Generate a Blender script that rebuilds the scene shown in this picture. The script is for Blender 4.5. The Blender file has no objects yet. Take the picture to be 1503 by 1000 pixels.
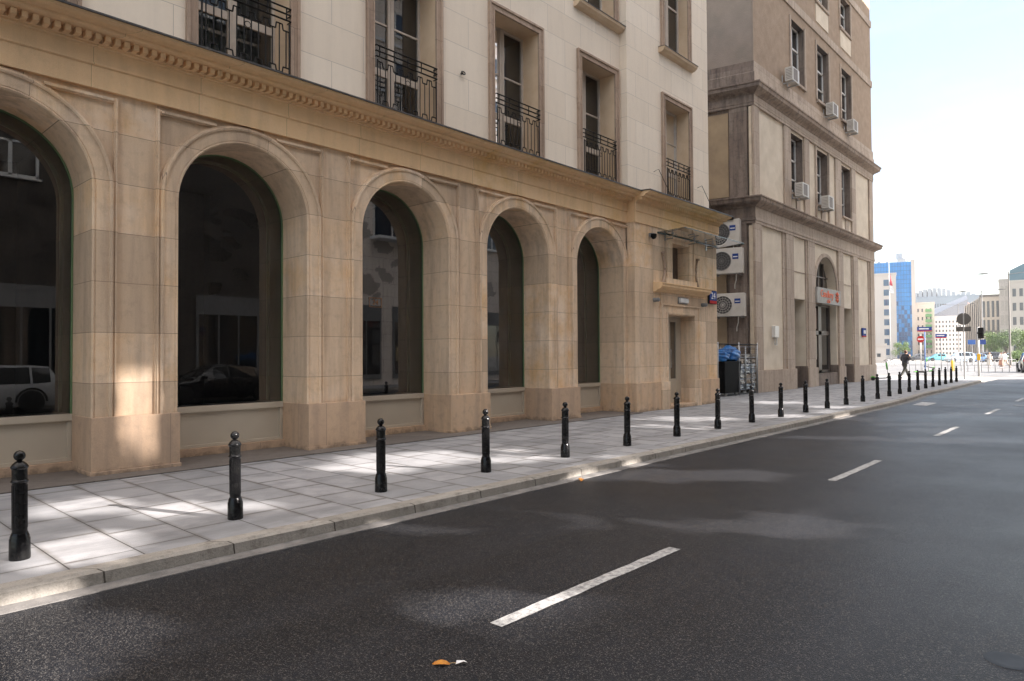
import bpy, bmesh, math, random
from mathutils import Vector, Matrix
random.seed(7)
D=bpy.data; SC=bpy.context.scene; COL=SC.collection
PI=math.pi
# ------------------------------------------------------------------ helpers
class MB:
    """collects faces; build() links them as one mesh object"""
    def __init__(s): s.v=[]; s.f=[]; s.sm=[]; s.mi=[]; s.m=None; s.cur=0
    def pt(s,p):
        p=Vector(p)
        if s.m is not None: p=s.m@p
        s.v.append(p); return len(s.v)-1
    def face(s,pts,smooth=False):
        s.f.append([s.pt(p) for p in pts]); s.sm.append(smooth); s.mi.append(s.cur)
    def idx(s,ids,smooth=False):
        s.f.append(list(ids)); s.sm.append(smooth); s.mi.append(s.cur)
    def box(s,x0,x1,y0,y1,z0,z1):
        i=[s.pt(p) for p in ((x0,y0,z0),(x1,y0,z0),(x1,y1,z0),(x0,y1,z0),(x0,y0,z1),(x1,y0,z1),(x1,y1,z1),(x0,y1,z1))]
        for q in ((0,3,2,1),(4,5,6,7),(0,1,5,4),(1,2,6,5),(2,3,7,6),(3,0,4,7)): s.idx([i[k] for k in q])
        return s
    def loft(s,rings,closed=True,caps=True,smooth=False):
        R=[[s.pt(p) for p in r] for r in rings]; n=len(rings[0])
        for a,b in zip(R,R[1:]):
            for k in range(n if closed else n-1):
                s.idx([a[k],a[(k+1)%n],b[(k+1)%n],b[k]],smooth)
        if caps and closed: s.idx(R[0][::-1]); s.idx(R[-1])
        return s
    def lathe(s,prof,seg=16,c=(0,0,0),smooth=True):
        c=Vector(c); s.loft([[c+Vector((r*math.cos(2*PI*k/seg),r*math.sin(2*PI*k/seg),z)) for k in range(seg)] for r,z in prof],smooth=smooth)
        return s
    def tube(s,pts,r,seg=8,smooth=True):
        pts=[Vector(p) for p in pts]; rings=[]
        for i,p in enumerate(pts):
            d=(pts[min(i+1,len(pts)-1)]-pts[max(i-1,0)]).normalized()
            a=d.cross(Vector((0,0,1)))
            if a.length<1e-3: a=d.cross(Vector((1,0,0)))
            a.normalize(); b=d.cross(a)
            rr=r[i] if isinstance(r,(list,tuple)) else r
            rings.append([p+rr*(math.cos(2*PI*k/seg)*a+math.sin(2*PI*k/seg)*b) for k in range(seg)])
        s.loft(rings,smooth=smooth and seg>4); return s
    def prism(s,poly,y0,y1):
        """poly in x,z"""
        s.loft([[(x,y0,z) for x,z in poly],[(x,y1,z) for x,z in poly]]); return s
    def extr_x(s,prof,x0,x1):
        """prof in y,z extruded along x"""
        s.loft([[(x0,y,z) for y,z in prof],[(x1,y,z) for y,z in prof]]); return s
    def build(s,name,mats,parent=None,loc=None,bevel=0):
        me=D.meshes.new(name); me.from_pydata([tuple(v) for v in s.v],[],s.f)
        for p,a,m in zip(me.polygons,s.sm,s.mi): p.use_smooth=a; p.material_index=m
        for m in (mats if isinstance(mats,(list,tuple)) else [mats]): me.materials.append(m)
        bm=bmesh.new(); bm.from_mesh(me)
        bmesh.ops.recalc_face_normals(bm,faces=bm.faces)
        for e in bm.edges:
            if len(e.link_faces)==2 and e.calc_face_angle(0)>.62: e.smooth=False
        bm.to_mesh(me); bm.free()
        me.update()
        o=D.objects.new(name,me); COL.objects.link(o)
        if loc is not None: o.location=loc
        if parent is not None: o.parent=parent
        if bevel:
            b=o.modifiers.new('bevel','BEVEL'); b.width=bevel; b.segments=2; b.limit_method='ANGLE'; b.angle_limit=.6
        return o
def tag(o,label=None,cat=None,group=None,kind=None):
    for k,v in (('label',label),('category',cat),('group',group),('kind',kind)):
        if v: o[k]=v
    return o
def empty(name,loc,label=None,cat=None,group=None,rz=0):
    o=D.objects.new(name,None); COL.objects.link(o); o.location=loc; o.rotation_euler=(0,0,rz); o.empty_display_size=.2
    return tag(o,label,cat,group)
def kids(o): return [c for c in D.objects if c.parent==o]
def dup(o,parent=None):
    c=o.copy(); COL.objects.link(c)
    if parent is not None: c.parent=parent
    for k in kids(o): 
        if k!=c: dup(k,c)
    return c
def world(mb,root):
    """vertices are given in world coordinates; move them into the root's frame"""
    L=Vector(root.location); mb.v=[v-L for v in mb.v]; return mb
# ------------------------------------------------------------------ camera
CH=1.62
yaw=math.atan(911/1002); pitch=math.atan(21/1002); roll=math.radians(.33)
FW=Vector((math.cos(yaw)*math.cos(pitch),math.sin(yaw)*math.cos(pitch),math.sin(pitch)))
RT=Vector((math.sin(yaw),-math.cos(yaw),0)); UP=RT.cross(FW)
R_=RT*math.cos(roll)-UP*math.sin(roll); U_=UP*math.cos(roll)+RT*math.sin(roll)
cam=D.objects.new('camera',D.cameras.new('camera')); COL.objects.link(cam)
cam.data.lens=24.0; cam.data.sensor_width=36; cam.data.clip_end=3000; cam.data.clip_start=.05
M=Matrix((R_,U_,-FW)).transposed().to_4x4(); M.translation=(0,0,CH); cam.matrix_world=M
SC.camera=cam
def at(px,py,d):
    """surveying aid: world point seen at photo pixel (px,py) at depth d metres"""
    return Vector((0,0,CH))+(FW+R_*((px-751.5)/1002)+U_*((500-py)/1002))*d
# ------------------------------------------------------------------ materials
def newmat(name):
    m=D.materials.new(name); m.use_nodes=True; nt=m.node_tree; b=nt.nodes['Principled BSDF']; return m,nt,b
def N(nt,t,**k):
    n=nt.nodes.new(t)
    for a,v in k.items():
        if a in n.inputs: n.inputs[a].default_value=v
        else: setattr(n,a,v)
    return n
def c4(c): return (c[0],c[1],c[2],1)
def mixc(nt,fac,a,b,mode='MIX'):
    n=nt.nodes.new('ShaderNodeMix'); n.data_type='RGBA'; n.blend_type=mode
    for sock,v in ((n.inputs[0],fac),(n.inputs[6],a),(n.inputs[7],b)):
        if isinstance(v,bpy.types.NodeSocket): nt.links.new(v,sock)
        elif isinstance(v,(int,float)): sock.default_value=v
        else: sock.default_value=c4(v)
    return n.outputs[2]
def ramp(nt,fac,a,b):
    n=nt.nodes.new('ShaderNodeMapRange'); n.inputs[1].default_value=a; n.inputs[2].default_value=b; nt.links.new(fac,n.inputs[0]); return n.outputs[0]
def noise(nt,vec,scale,detail=4,rough=.55,stretch=None):
    if stretch:
        mp=N(nt,'ShaderNodeMapping'); mp.inputs['Scale'].default_value=stretch; nt.links.new(vec,mp.inputs[0]); vec=mp.outputs[0]
    n=N(nt,'ShaderNodeTexNoise'); n.inputs['Scale'].default_value=scale; n.inputs['Detail'].default_value=detail; n.inputs['Roughness'].default_value=rough
    nt.links.new(vec,n.inputs['Vector']); return n.outputs[0]
def plain(name,c,rough=.6,c2=None,scale=3,metal=0,bump=0,spec=None,bscale=60,amt=.5):
    m,nt,b=newmat(name); tc=N(nt,'ShaderNodeTexCoord').outputs['Object']
    b.inputs['Roughness'].default_value=rough; b.inputs['Metallic'].default_value=metal
    if spec is not None: b.inputs['Specular IOR Level'].default_value=spec
    c2=c2 or tuple(x*.8 for x in c)
    n1=ramp(nt,noise(nt,tc,scale,6),.35,.65)
    nt.links.new(mixc(nt,n1,c,c2),b.inputs['Base Color'])
    r=ramp(nt,noise(nt,tc,scale*4,3),0,1); mr=nt.nodes.new('ShaderNodeMapRange'); mr.inputs[3].default_value=max(0,rough-.08); mr.inputs[4].default_value=min(1,rough+.08); nt.links.new(r,mr.inputs[0]); nt.links.new(mr.outputs[0],b.inputs['Roughness'])
    if bump:
        bp=N(nt,'ShaderNodeBump'); bp.inputs['Strength'].default_value=bump; bp.inputs['Distance'].default_value=.02
        nt.links.new(noise(nt,tc,bscale,5),bp.inputs['Height']); nt.links.new(bp.outputs[0],b.inputs['Normal'])
    return m
def ashlar(name,ca,cb,joint,bw,bh,js=.006,stain=None,stain_amt=.5,dirt=(.2,.16,.12),dirt_amt=.3,bump=.25,off=.5,zoff=0,streak=.3,jdepth=1,xoff=0,foot=False):
    m,nt,b=newmat(name); tc=N(nt,'ShaderNodeTexCoord').outputs['Object']
    sp=N(nt,'ShaderNodeSeparateXYZ'); nt.links.new(tc,sp.inputs[0])
    ad=N(nt,'ShaderNodeMath',operation='ADD'); nt.links.new(sp.outputs[0],ad.inputs[0]); nt.links.new(sp.outputs[1],ad.inputs[1])
    az=N(nt,'ShaderNodeMath',operation='ADD'); nt.links.new(sp.outputs[2],az.inputs[0]); az.inputs[1].default_value=zoff
    cb_=N(nt,'ShaderNodeCombineXYZ'); ax=N(nt,'ShaderNodeMath',operation='ADD'); nt.links.new(ad.outputs[0],ax.inputs[0]); ax.inputs[1].default_value=xoff
    nt.links.new(ax.outputs[0],cb_.inputs[0]); nt.links.new(az.outputs[0],cb_.inputs[1])
    br=N(nt,'ShaderNodeTexBrick'); nt.links.new(cb_.outputs[0],br.inputs['Vector'])
    br.inputs['Color1'].default_value=(0,0,0,1); br.inputs['Color2'].default_value=(1,1,1,1); br.inputs['Mortar'].default_value=(.5,.5,.5,1)
    br.inputs['Scale'].default_value=1; br.inputs['Mortar Size'].default_value=js; br.inputs['Mortar Smooth'].default_value=.1; br.inputs['Bias'].default_value=0
    br.inputs['Brick Width'].default_value=bw; br.inputs['Row Height'].default_value=bh; br.offset=off; br.offset_frequency=2
    col=mixc(nt,br.outputs['Color'],ca,cb)
    big=ramp(nt,noise(nt,tc,1.4,7,.62),.40,.66)
    if stain: 
        # ochre veins: strong in some blocks, faint in the rest; a few blocks are greyer
        pb=N(nt,'ShaderNodeSeparateColor'); nt.links.new(br.outputs['Color'],pb.inputs[0])
        sel=nt.nodes.new('ShaderNodeMapRange'); nt.links.new(pb.outputs[0],sel.inputs[0]); sel.inputs[1].default_value=.45; sel.inputs[2].default_value=.9; sel.inputs[3].default_value=stain_amt*.35; sel.inputs[4].default_value=min(1,stain_amt*1.9)
        st=N(nt,'ShaderNodeMath',operation='MULTIPLY'); nt.links.new(big,st.inputs[0]); nt.links.new(sel.outputs[0],st.inputs[1])
        col=mixc(nt,st.outputs[0],col,stain)
        g2=nt.nodes.new('ShaderNodeMapRange'); nt.links.new(pb.outputs[0],g2.inputs[0]); g2.inputs[1].default_value=.30; g2.inputs[2].default_value=.08; g2.inputs[3].default_value=0; g2.inputs[4].default_value=.5
        col=mixc(nt,g2.outputs[0],col,tuple(x*k for x,k in zip(ca,(.86,.90,.98))))
    vs=ramp(nt,noise(nt,tc,1.6,6,.6,stretch=(3.2,3.2,.35)),.45,.75)
    sv=N(nt,'ShaderNodeMath',operation='MULTIPLY'); nt.links.new(vs,sv.inputs[0]); sv.inputs[1].default_value=streak
    col=mixc(nt,sv.outputs[0],col,dirt)
    mt=ramp(nt,noise(nt,tc,7,8,.7),.5,.8); mm=N(nt,'ShaderNodeMath',operation='MULTIPLY'); nt.links.new(mt,mm.inputs[0]); mm.inputs[1].default_value=dirt_amt
    col=mixc(nt,mm.outputs[0],col,dirt)
    if foot:
        # splash dirt with a ragged upper edge at the foot of the wall
        zz=N(nt,'ShaderNodeMath',operation='MULTIPLY_ADD'); nt.links.new(noise(nt,tc,5,6,.7),zz.inputs[0]); zz.inputs[1].default_value=.55; nt.links.new(sp.outputs[2],zz.inputs[2])
        fm=nt.nodes.new('ShaderNodeMapRange'); nt.links.new(zz.outputs[0],fm.inputs[0]); fm.inputs[1].default_value=.36; fm.inputs[2].default_value=.27; fm.inputs[3].default_value=0; fm.inputs[4].default_value=.6
        col=mixc(nt,fm.outputs[0],col,(.13,.10,.075))
    fine=noise(nt,tc,90,3,.6); col=mixc(nt,.22,col,fine,'OVERLAY')
    col=mixc(nt,br.outputs['Fac'],col,joint)
    nt.links.new(col,b.inputs['Base Color']); b.inputs['Roughness'].default_value=.85; b.inputs['Specular IOR Level'].default_value=.25
    h=N(nt,'ShaderNodeMath',operation='MULTIPLY_ADD'); nt.links.new(br.outputs['Fac'],h.inputs[0]); h.inputs[1].default_value=-jdepth; nt.links.new(noise(nt,tc,45,6,.65),h.inputs[2])
    bp=N(nt,'ShaderNodeBump'); bp.inputs['Strength'].default_value=bump; bp.inputs['Distance'].default_value=.012
    nt.links.new(h.outputs[0],bp.inputs['Height']); nt.links.new(bp.outputs[0],b.inputs['Normal'])
    return m
def glass_dark(name,c=(.012,.014,.016),ior=3.0,rough=.004):
    m,nt,b=newmat(name); b.inputs['Base Color'].default_value=c4(c); b.inputs['Roughness'].default_value=rough; b.inputs['IOR'].default_value=ior
    tc=N(nt,'ShaderNodeTexCoord').outputs['Object']; bp=N(nt,'ShaderNodeBump'); bp.inputs['Strength'].default_value=.03; bp.inputs['Distance'].default_value=.01
    nt.links.new(noise(nt,tc,1.7,2),bp.inputs['Height']); nt.links.new(bp.outputs[0],b.inputs['Normal']); return m
def glass_clear(name,tint=(.75,.8,.78),ior=1.6,lo=None):
    m,nt,b=newmat(name); nt.nodes.remove(b); out=nt.nodes['Material Output']
    tr=N(nt,'ShaderNodeBsdfTransparent'); tr.inputs[0].default_value=c4(tint)
    gl=N(nt,'ShaderNodeBsdfGlossy'); gl.inputs['Roughness'].default_value=.01; gl.inputs['Color'].default_value=(.95,.97,1,1)
    fr=N(nt,'ShaderNodeFresnel'); fr.inputs[0].default_value=ior; mx=N(nt,'ShaderNodeMixShader')
    nt.links.new(fr.outputs[0],mx.inputs[0]); nt.links.new(tr.outputs[0],mx.inputs[1]); nt.links.new(gl.outputs[0],mx.inputs[2]); nt.links.new(mx.outputs[0],out.inputs[0])
    if lo:
        tc=N(nt,'ShaderNodeTexCoord').outputs['Object']; n=ramp(nt,noise(nt,tc,.9,3),.3,.7); nt.links.new(mixc(nt,n,lo,tint),tr.inputs[0])
    return m
SAND=ashlar('sandstone',(.60,.445,.305),(.82,.65,.49),(.27,.20,.15),1.6385,.70,.004,xoff=-.59,off=0,stain=(.68,.41,.17),stain_amt=.36,dirt=(.27,.20,.155),dirt_amt=.42,zoff=.14,streak=.55,jdepth=.5,bump=.2)
SAND_Y=ashlar('ochre sandstone',(.78,.525,.30),(.84,.61,.385),(.33,.24,.14),1.45,5.0,.003,stain=(.68,.42,.15),stain_amt=.35,dirt=(.36,.26,.16),dirt_amt=.25,streak=.25,jdepth=.2,bump=.12)
SAND_P=ashlar('plinth sandstone',(.54,.375,.25),(.64,.465,.32),(.25,.19,.15),2.6,3,.004,stain=(.56,.35,.19),stain_amt=.4,dirt=(.24,.19,.155),dirt_amt=.5,streak=.5,jdepth=.3,foot=True)
WHITEST=ashlar('pale limestone ashlar',(.78,.675,.55),(.84,.74,.615),(.46,.41,.355),1.36,.672,.0045,dirt=(.50,.43,.36),dirt_amt=.15,streak=.2,zoff=-.16,bump=.12,jdepth=.5)
SURR=ashlar('weathered stone surround',(.40,.29,.215),(.48,.36,.275),(.2,.15,.12),3,.9,.004,dirt=(.17,.125,.10),dirt_amt=.6,streak=.6)
REVEAL=plain('cream reveal stone',(.68,.52,.36),.85,(.60,.44,.29),2.2,bump=.1)
FLASH=plain('zinc flashing',(.06,.06,.065),.45,(.10,.10,.10),8,metal=.6)
CREAMFR=plain('cream painted metal',(.50,.44,.35),.45,(.46,.40,.32),1.2)
GREENFR=plain('dark green lacquered frame',(.13,.22,.11),.4,(.11,.19,.09),2)
WOODFR=plain('beige window frame',(.56,.49,.41),.5,(.49,.42,.35),4)
IRON=plain('black wrought iron',(.006,.006,.006),.55,(.012,.010,.009),20,spec=.2)
BOLL=plain('black glossy cast iron',(.004,.004,.005),.22,(.010,.010,.010),7,bump=.16,bscale=35,spec=.28)
GD=glass_dark('dark shop glass'); GC=glass_clear('window glass',(.72,.78,.76),1.95)
GSHOP=glass_clear('shop glass',(.88,.91,.88),2.15)
GBLUE=glass_dark('blue mirror glass',(.008,.02,.04),2.0)
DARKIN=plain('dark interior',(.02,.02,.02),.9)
CURT=plain('grey net curtain',(.36,.37,.36),.9,(.28,.29,.28),5)
GRAN=ashlar('dark granite strip',(.15,.13,.115),(.19,.165,.145),(.05,.045,.04),1.6,9,.008,dirt=(.07,.06,.05),dirt_amt=.6,streak=.2)
B2ST=ashlar('brown weathered stone',(.42,.335,.265),(.52,.43,.35),(.22,.17,.14),1.1,1.35,.005,dirt=(.17,.13,.11),dirt_amt=.55,streak=.55)
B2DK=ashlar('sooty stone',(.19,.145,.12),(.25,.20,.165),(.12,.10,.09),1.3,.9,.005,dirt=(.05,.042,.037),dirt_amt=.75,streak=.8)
B2CR=plain('cream render panel',(.70,.61,.49),.9,(.60,.515,.405),1.5,bump=.15)
B2RC=plain('brown roughcast',(.37,.275,.20),.95,(.30,.22,.155),2.5,bump=.8,bscale=25)
B2CORN=ashlar('stained cornice stone',(.30,.225,.175),(.39,.305,.24),(.15,.12,.10),.7,3,.006,dirt=(.07,.055,.048),dirt_amt=.8,streak=.6)
WHITEP=plain('white window paint',(.72,.71,.68),.4,(.66,.65,.62),4)
ACW=plain('off-white appliance plastic',(.60,.58,.54),.5,(.52,.49,.44),3)
ACD=plain('dark grille',(.06,.06,.06),.6)
BLUEP=plain('blue enamel',(.02,.06,.26),.7,spec=.1); REDP=plain('red enamel',(.5,.03,.03),.7,spec=.1); WHT=plain('white enamel',(.8,.8,.8),.5,spec=.2)
STEEL=plain('galvanised steel',(.42,.43,.44),.35,(.33,.34,.35),6,metal=.9)
BAGB=plain('blue plastic bag',(.01,.17,.50),.3,(.01,.12,.40),6,bump=.6,bscale=14)
BLK=plain('black plastic',(.005,.005,.005),.7,spec=.1)
GREYP=plain('grey painted metal',(.20,.20,.20),.5); LGREYP=plain('light grey painted metal',(.5,.5,.49),.45)
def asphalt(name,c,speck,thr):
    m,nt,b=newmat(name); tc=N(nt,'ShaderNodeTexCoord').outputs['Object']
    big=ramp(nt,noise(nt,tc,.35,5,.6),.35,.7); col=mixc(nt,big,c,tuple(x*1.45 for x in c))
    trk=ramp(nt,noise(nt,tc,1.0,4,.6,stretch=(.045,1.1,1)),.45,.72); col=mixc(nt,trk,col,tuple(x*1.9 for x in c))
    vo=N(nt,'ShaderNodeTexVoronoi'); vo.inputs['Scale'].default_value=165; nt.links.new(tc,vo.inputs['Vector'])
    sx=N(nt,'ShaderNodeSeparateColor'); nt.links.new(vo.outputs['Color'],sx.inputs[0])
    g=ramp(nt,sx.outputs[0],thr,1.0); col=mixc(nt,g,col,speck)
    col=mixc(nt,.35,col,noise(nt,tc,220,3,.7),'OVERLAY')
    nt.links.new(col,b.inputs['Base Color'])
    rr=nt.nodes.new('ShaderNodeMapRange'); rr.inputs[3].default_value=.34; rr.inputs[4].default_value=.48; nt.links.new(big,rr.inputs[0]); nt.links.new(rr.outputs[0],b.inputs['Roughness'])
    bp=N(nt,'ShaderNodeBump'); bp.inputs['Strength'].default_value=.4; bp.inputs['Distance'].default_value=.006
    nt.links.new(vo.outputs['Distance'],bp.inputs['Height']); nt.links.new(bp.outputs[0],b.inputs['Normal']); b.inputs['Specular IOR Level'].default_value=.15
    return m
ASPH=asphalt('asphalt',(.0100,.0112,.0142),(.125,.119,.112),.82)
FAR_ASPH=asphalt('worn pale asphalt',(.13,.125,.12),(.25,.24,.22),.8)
PAINT=plain('worn road paint',(.46,.46,.45),.65,(.22,.22,.22),22,bump=.4)
def paving(name,ca,cb,joint,w=.535,l=.66,dirt=(.13,.12,.11)):
    m,nt,b=newmat(name); tc=N(nt,'ShaderNodeTexCoord').outputs['Object']
    sp=N(nt,'ShaderNodeSeparateXYZ'); nt.links.new(tc,sp.inputs[0]); cb_=N(nt,'ShaderNodeCombineXYZ')
    nt.links.new(sp.outputs[1],cb_.inputs[0]); nt.links.new(sp.outputs[0],cb_.inputs[1])
    def brick(js,sm):
        br=N(nt,'ShaderNodeTexBrick'); nt.links.new(cb_.outputs[0],br.inputs['Vector'])
        br.inputs['Color1'].default_value=(0,0,0,1); br.inputs['Color2'].default_value=(1,1,1,1); br.inputs['Mortar'].default_value=(.5,.5,.5,1)
        br.inputs['Scale'].default_value=1; br.inputs['Mortar Size'].default_value=js; br.inputs['Mortar Smooth'].default_value=sm
        br.inputs['Brick Width'].default_value=l; br.inputs['Row Height'].default_value=w; br.offset=.43; br.offset_frequency=2; br.squash=1.35; br.squash_frequency=3
        return br
    br=brick(.006,.1); wide=brick(.06,1.0)
    col=mixc(nt,br.outputs['Color'],ca,cb)
    col=mixc(nt,ramp(nt,noise(nt,tc,2.2,6,.6),.45,.75),col,tuple(x*.78 for x in ca))
    col=mixc(nt,ramp(nt,noise(nt,tc,.55,6,.7,stretch=(.5,1.6,1)),.50,.72),col,tuple(x*.62 for x in ca))
    gum=N(nt,'ShaderNodeTexVoronoi'); gum.inputs['Scale'].default_value=1.7; nt.links.new(tc,gum.inputs['Vector']); gm=nt.nodes.new('ShaderNodeMapRange'); nt.links.new(gum.outputs['Distance'],gm.inputs[0]); gm.inputs[1].default_value=.045; gm.inputs[2].default_value=.030; gm.inputs[3].default_value=0; gm.inputs[4].default_value=.6; col=mixc(nt,gm.outputs[0],col,(.10,.095,.09))
    dm=N(nt,'ShaderNodeMath',operation='MULTIPLY'); nt.links.new(wide.outputs['Fac'],dm.inputs[0]); nt.links.new(ramp(nt,noise(nt,tc,1.3,4,.6),.35,.65),dm.inputs[1])
    dm2=N(nt,'ShaderNodeMath',operation='MULTIPLY'); nt.links.new(dm.outputs[0],dm2.inputs[0]); dm2.inputs[1].default_value=.95
    col=mixc(nt,dm2.outputs[0],col,dirt)
    col=mixc(nt,.35,col,noise(nt,tc,160,3,.7),'OVERLAY')
    col=mixc(nt,br.outputs['Fac'],col,joint)
    nt.links.new(col,b.inputs['Base Color']); b.inputs['Roughness'].default_value=.7
    bp=N(nt,'ShaderNodeBump'); bp.inputs['Strength'].default_value=.4; bp.inputs['Distance'].default_value=.008; bp.invert=True
    nt.links.new(br.outputs['Fac'],bp.inputs['Height']); nt.links.new(bp.outputs[0],b.inputs['Normal'])
    return m
PAVE=paving('grey granite paving',(.255,.26,.27),(.355,.355,.365),(.04,.038,.036))
KERBM=ashlar('granite kerb',(.29,.27,.24),(.36,.335,.30),(.08,.07,.06),1.02,9,.007,zoff=4,dirt=(.10,.088,.075),dirt_amt=.85,streak=.35,bump=.8)
GUT=plain('cement gutter',(.20,.19,.18),.85,(.12,.115,.11),6,bump=.3)
PALE=plain('sunlit plaza surface',(.23,.22,.205),.85,(.19,.18,.17),.3,bump=.1)
def leafm(name,a,b_):
    m,nt,b=newmat(name); tc=N(nt,'ShaderNodeTexCoord').outputs['Object']
    nt.links.new(mixc(nt,ramp(nt,noise(nt,tc,1.5,3),.35,.65),a,b_),b.inputs['Base Color']); b.inputs['Roughness'].default_value=.6
    b.inputs['Subsurface Weight'].default_value=0
    return m
LEAF=leafm('green foliage',(.045,.09,.018),(.085,.145,.03)); LEAFY=leafm('yellow green foliage',(.12,.20,.025),(.075,.14,.02)); BARK=plain('bark',(.08,.06,.045),.9)
# ------------------------------------------------------------------ sky, sun
EL=math.radians(26); AZ=math.radians(70)
S=Vector((math.cos(AZ)*math.cos(EL),-math.sin(AZ)*math.cos(EL),math.sin(EL)))
CLD_FILL=7.5
w=D.worlds.new('World'); SC.world=w; w.use_nodes=True; nt=w.node_tree
sk=nt.nodes.new('ShaderNodeTexSky'); sk.sky_type='NISHITA'; sk.sun_disc=False; sk.sun_elevation=EL; sk.sun_rotation=math.atan2(S.x,S.y)
sk.air_density=1.2; sk.dust_density=.3; sk.ozone_density=2.0
# added bright cloud field, unseen overhead, to fill the street with light
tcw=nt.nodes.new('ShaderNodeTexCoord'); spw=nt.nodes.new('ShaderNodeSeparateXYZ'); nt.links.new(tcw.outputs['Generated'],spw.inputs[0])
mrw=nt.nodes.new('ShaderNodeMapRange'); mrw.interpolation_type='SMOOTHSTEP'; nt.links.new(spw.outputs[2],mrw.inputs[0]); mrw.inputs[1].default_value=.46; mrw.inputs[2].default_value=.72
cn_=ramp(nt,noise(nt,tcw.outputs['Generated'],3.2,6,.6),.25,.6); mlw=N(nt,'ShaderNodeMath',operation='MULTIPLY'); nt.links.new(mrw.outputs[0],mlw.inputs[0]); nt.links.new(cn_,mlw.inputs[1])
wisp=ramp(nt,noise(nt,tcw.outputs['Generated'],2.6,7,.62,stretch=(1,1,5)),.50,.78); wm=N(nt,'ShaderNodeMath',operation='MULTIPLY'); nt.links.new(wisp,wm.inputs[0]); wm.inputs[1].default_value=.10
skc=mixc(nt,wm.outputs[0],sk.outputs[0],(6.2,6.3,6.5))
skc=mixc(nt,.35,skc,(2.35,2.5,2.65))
skc=mixc(nt,mlw.outputs[0],skc,(CLD_FILL*1.0,CLD_FILL*.955,CLD_FILL*.90))
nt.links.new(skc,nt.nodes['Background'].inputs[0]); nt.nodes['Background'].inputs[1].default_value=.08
sun=D.objects.new('sun',D.lights.new('sun','SUN')); COL.objects.link(sun); sun.data.energy=5.0; sun.data.angle=math.radians(.5); sun.data.color=(1,.965,.92)
sun.rotation_euler=(-S).to_track_quat('-Z','Y').to_euler(); sun.location=(0,-30,40)
SC.view_settings.view_transform='Standard'; SC.view_settings.look='None'; SC.view_settings.gamma=1; SC.view_settings.exposure=2.3
SC.view_settings.use_white_balance=True; SC.view_settings.white_balance_temperature=6750; SC.view_settings.white_balance_tint=14
SC.cycles.max_bounces=10; SC.cycles.diffuse_bounces=5; SC.cycles.transparent_max_bounces=12; SC.cycles.sample_clamp_indirect=6; SC.cycles.use_denoising=True
# ------------------------------------------------------------------ ground
RZ=-.12
def sheet(name,pts,mat,kind='structure',z=None):
    m=MB(); m.face([(x,y,z if z is not None else 0) for x,y in pts]); o=m.build(name,mat); o['kind']=kind; return o
sheet('ground',[(-60,-120),(700,-120),(700,500),(-60,500)],PALE,z=RZ-.012)
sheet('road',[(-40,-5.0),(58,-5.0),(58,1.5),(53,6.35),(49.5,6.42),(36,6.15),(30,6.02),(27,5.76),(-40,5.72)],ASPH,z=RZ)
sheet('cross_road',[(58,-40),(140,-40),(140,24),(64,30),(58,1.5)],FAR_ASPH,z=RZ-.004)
# kerb line (x,y): top inner edge
KL=[(-40,6.03),(24,6.03),(28,6.12),(31,6.34),(36,6.36),(42,6.48),(47.0,6.62),(48.6,6.8),(49.8,7.4),(50.6,8.6),(51,10.5),(51.2,30)]
def offs(path,d):
    out=[]
    for i,p in enumerate(path):
        a=Vector(path[max(i-1,0)]); b=Vector(path[min(i+1,len(path)-1)]); t=(b-a).normalized(); n=Vector((t.y,-t.x)); out.append((p[0]+n.x*d,p[1]+n.y*d))
    return out
def strip(mb,A,B,za,zb):
    for i in range(len(A)-1): mb.face([(A[i][0],A[i][1],za),(A[i+1][0],A[i+1][1],za),(B[i+1][0],B[i+1][1],zb),(B[i][0],B[i][1],zb)])
K1=offs(KL,.13); K2=offs(KL,.165); K3=offs(KL,.175); K4=offs(KL,.33)
m=MB(); strip(m,KL,K1,.002,.0); strip(m,K1,K2,0,-.022); strip(m,K2,K3,-.022,RZ-.02); o=m.build('kerb',KERBM); o['kind']='structure'
m=MB(); strip(m,K3,K4,RZ+.012,RZ+.005); strip(m,K4,offs(KL,.335),RZ+.005,RZ-.01); o=m.build('gutter',GUT); o['kind']='structure'
m=MB(); m.face([(x,y,0) for x,y in KL]+[(51.2,60,0),(-40,60,0)]); o=m.build('pavement',PAVE); o['kind']='structure'
m=MB(); m.box(-40,60,-11,-5.15,RZ-.05,0); o=m.build('opposite_pavement',PAVE); o['kind']='structure'
m=MB(); m.box(-40,60,-5.15,-5.0,RZ-.05,.002); o=m.build('opposite_kerb',KERBM); o['kind']='structure'
# lane dashes
m=MB()
for k in range(-2,9):
    x0=3.2+6.63*k; L=2.32
    if x0>56: continue
    n=14; a=[];b=[]
    for i in range(n+1):
        a.append((x0+L*i/n,3.01+random.uniform(-.006,.006))); b.append((x0+L*i/n,3.12+random.uniform(-.006,.006)))
    strip(m,a,b,RZ+.004,RZ+.004)
o=m.build('lane_marking',PAINT); o['kind']='structure'
m=MB(); m.face([(25.6,5.0,RZ+.004),(27.2,5.0,RZ+.004),(27.4,5.5,RZ+.004),(25.7,5.45,RZ+.004)]); o=m.build('stop_marking',PAINT); o['kind']='structure'
m=MB(); m.lathe([(.34,RZ+.001),(.34,RZ+.008),(.30,RZ+.008),(.30,RZ+.004),(.0,RZ+.004)],24,(27.5,2.6,0)); tag(m.build('manhole_cover',plain('cast iron cover',(.05,.05,.052),.5)),'dark round manhole cover in the road near the far dashes','manhole cover')
m=MB(); m.lathe([(.12,RZ+.001),(.11,RZ+.006),(.09,RZ+.005),(0,RZ+.005)],20,(4.75,.55,0)); tag(m.build('valve_cover',plain('pale metal cap',(.048,.060,.075),.7,spec=.2)),'small pale round valve cap set in the asphalt at right','valve cap')
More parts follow.
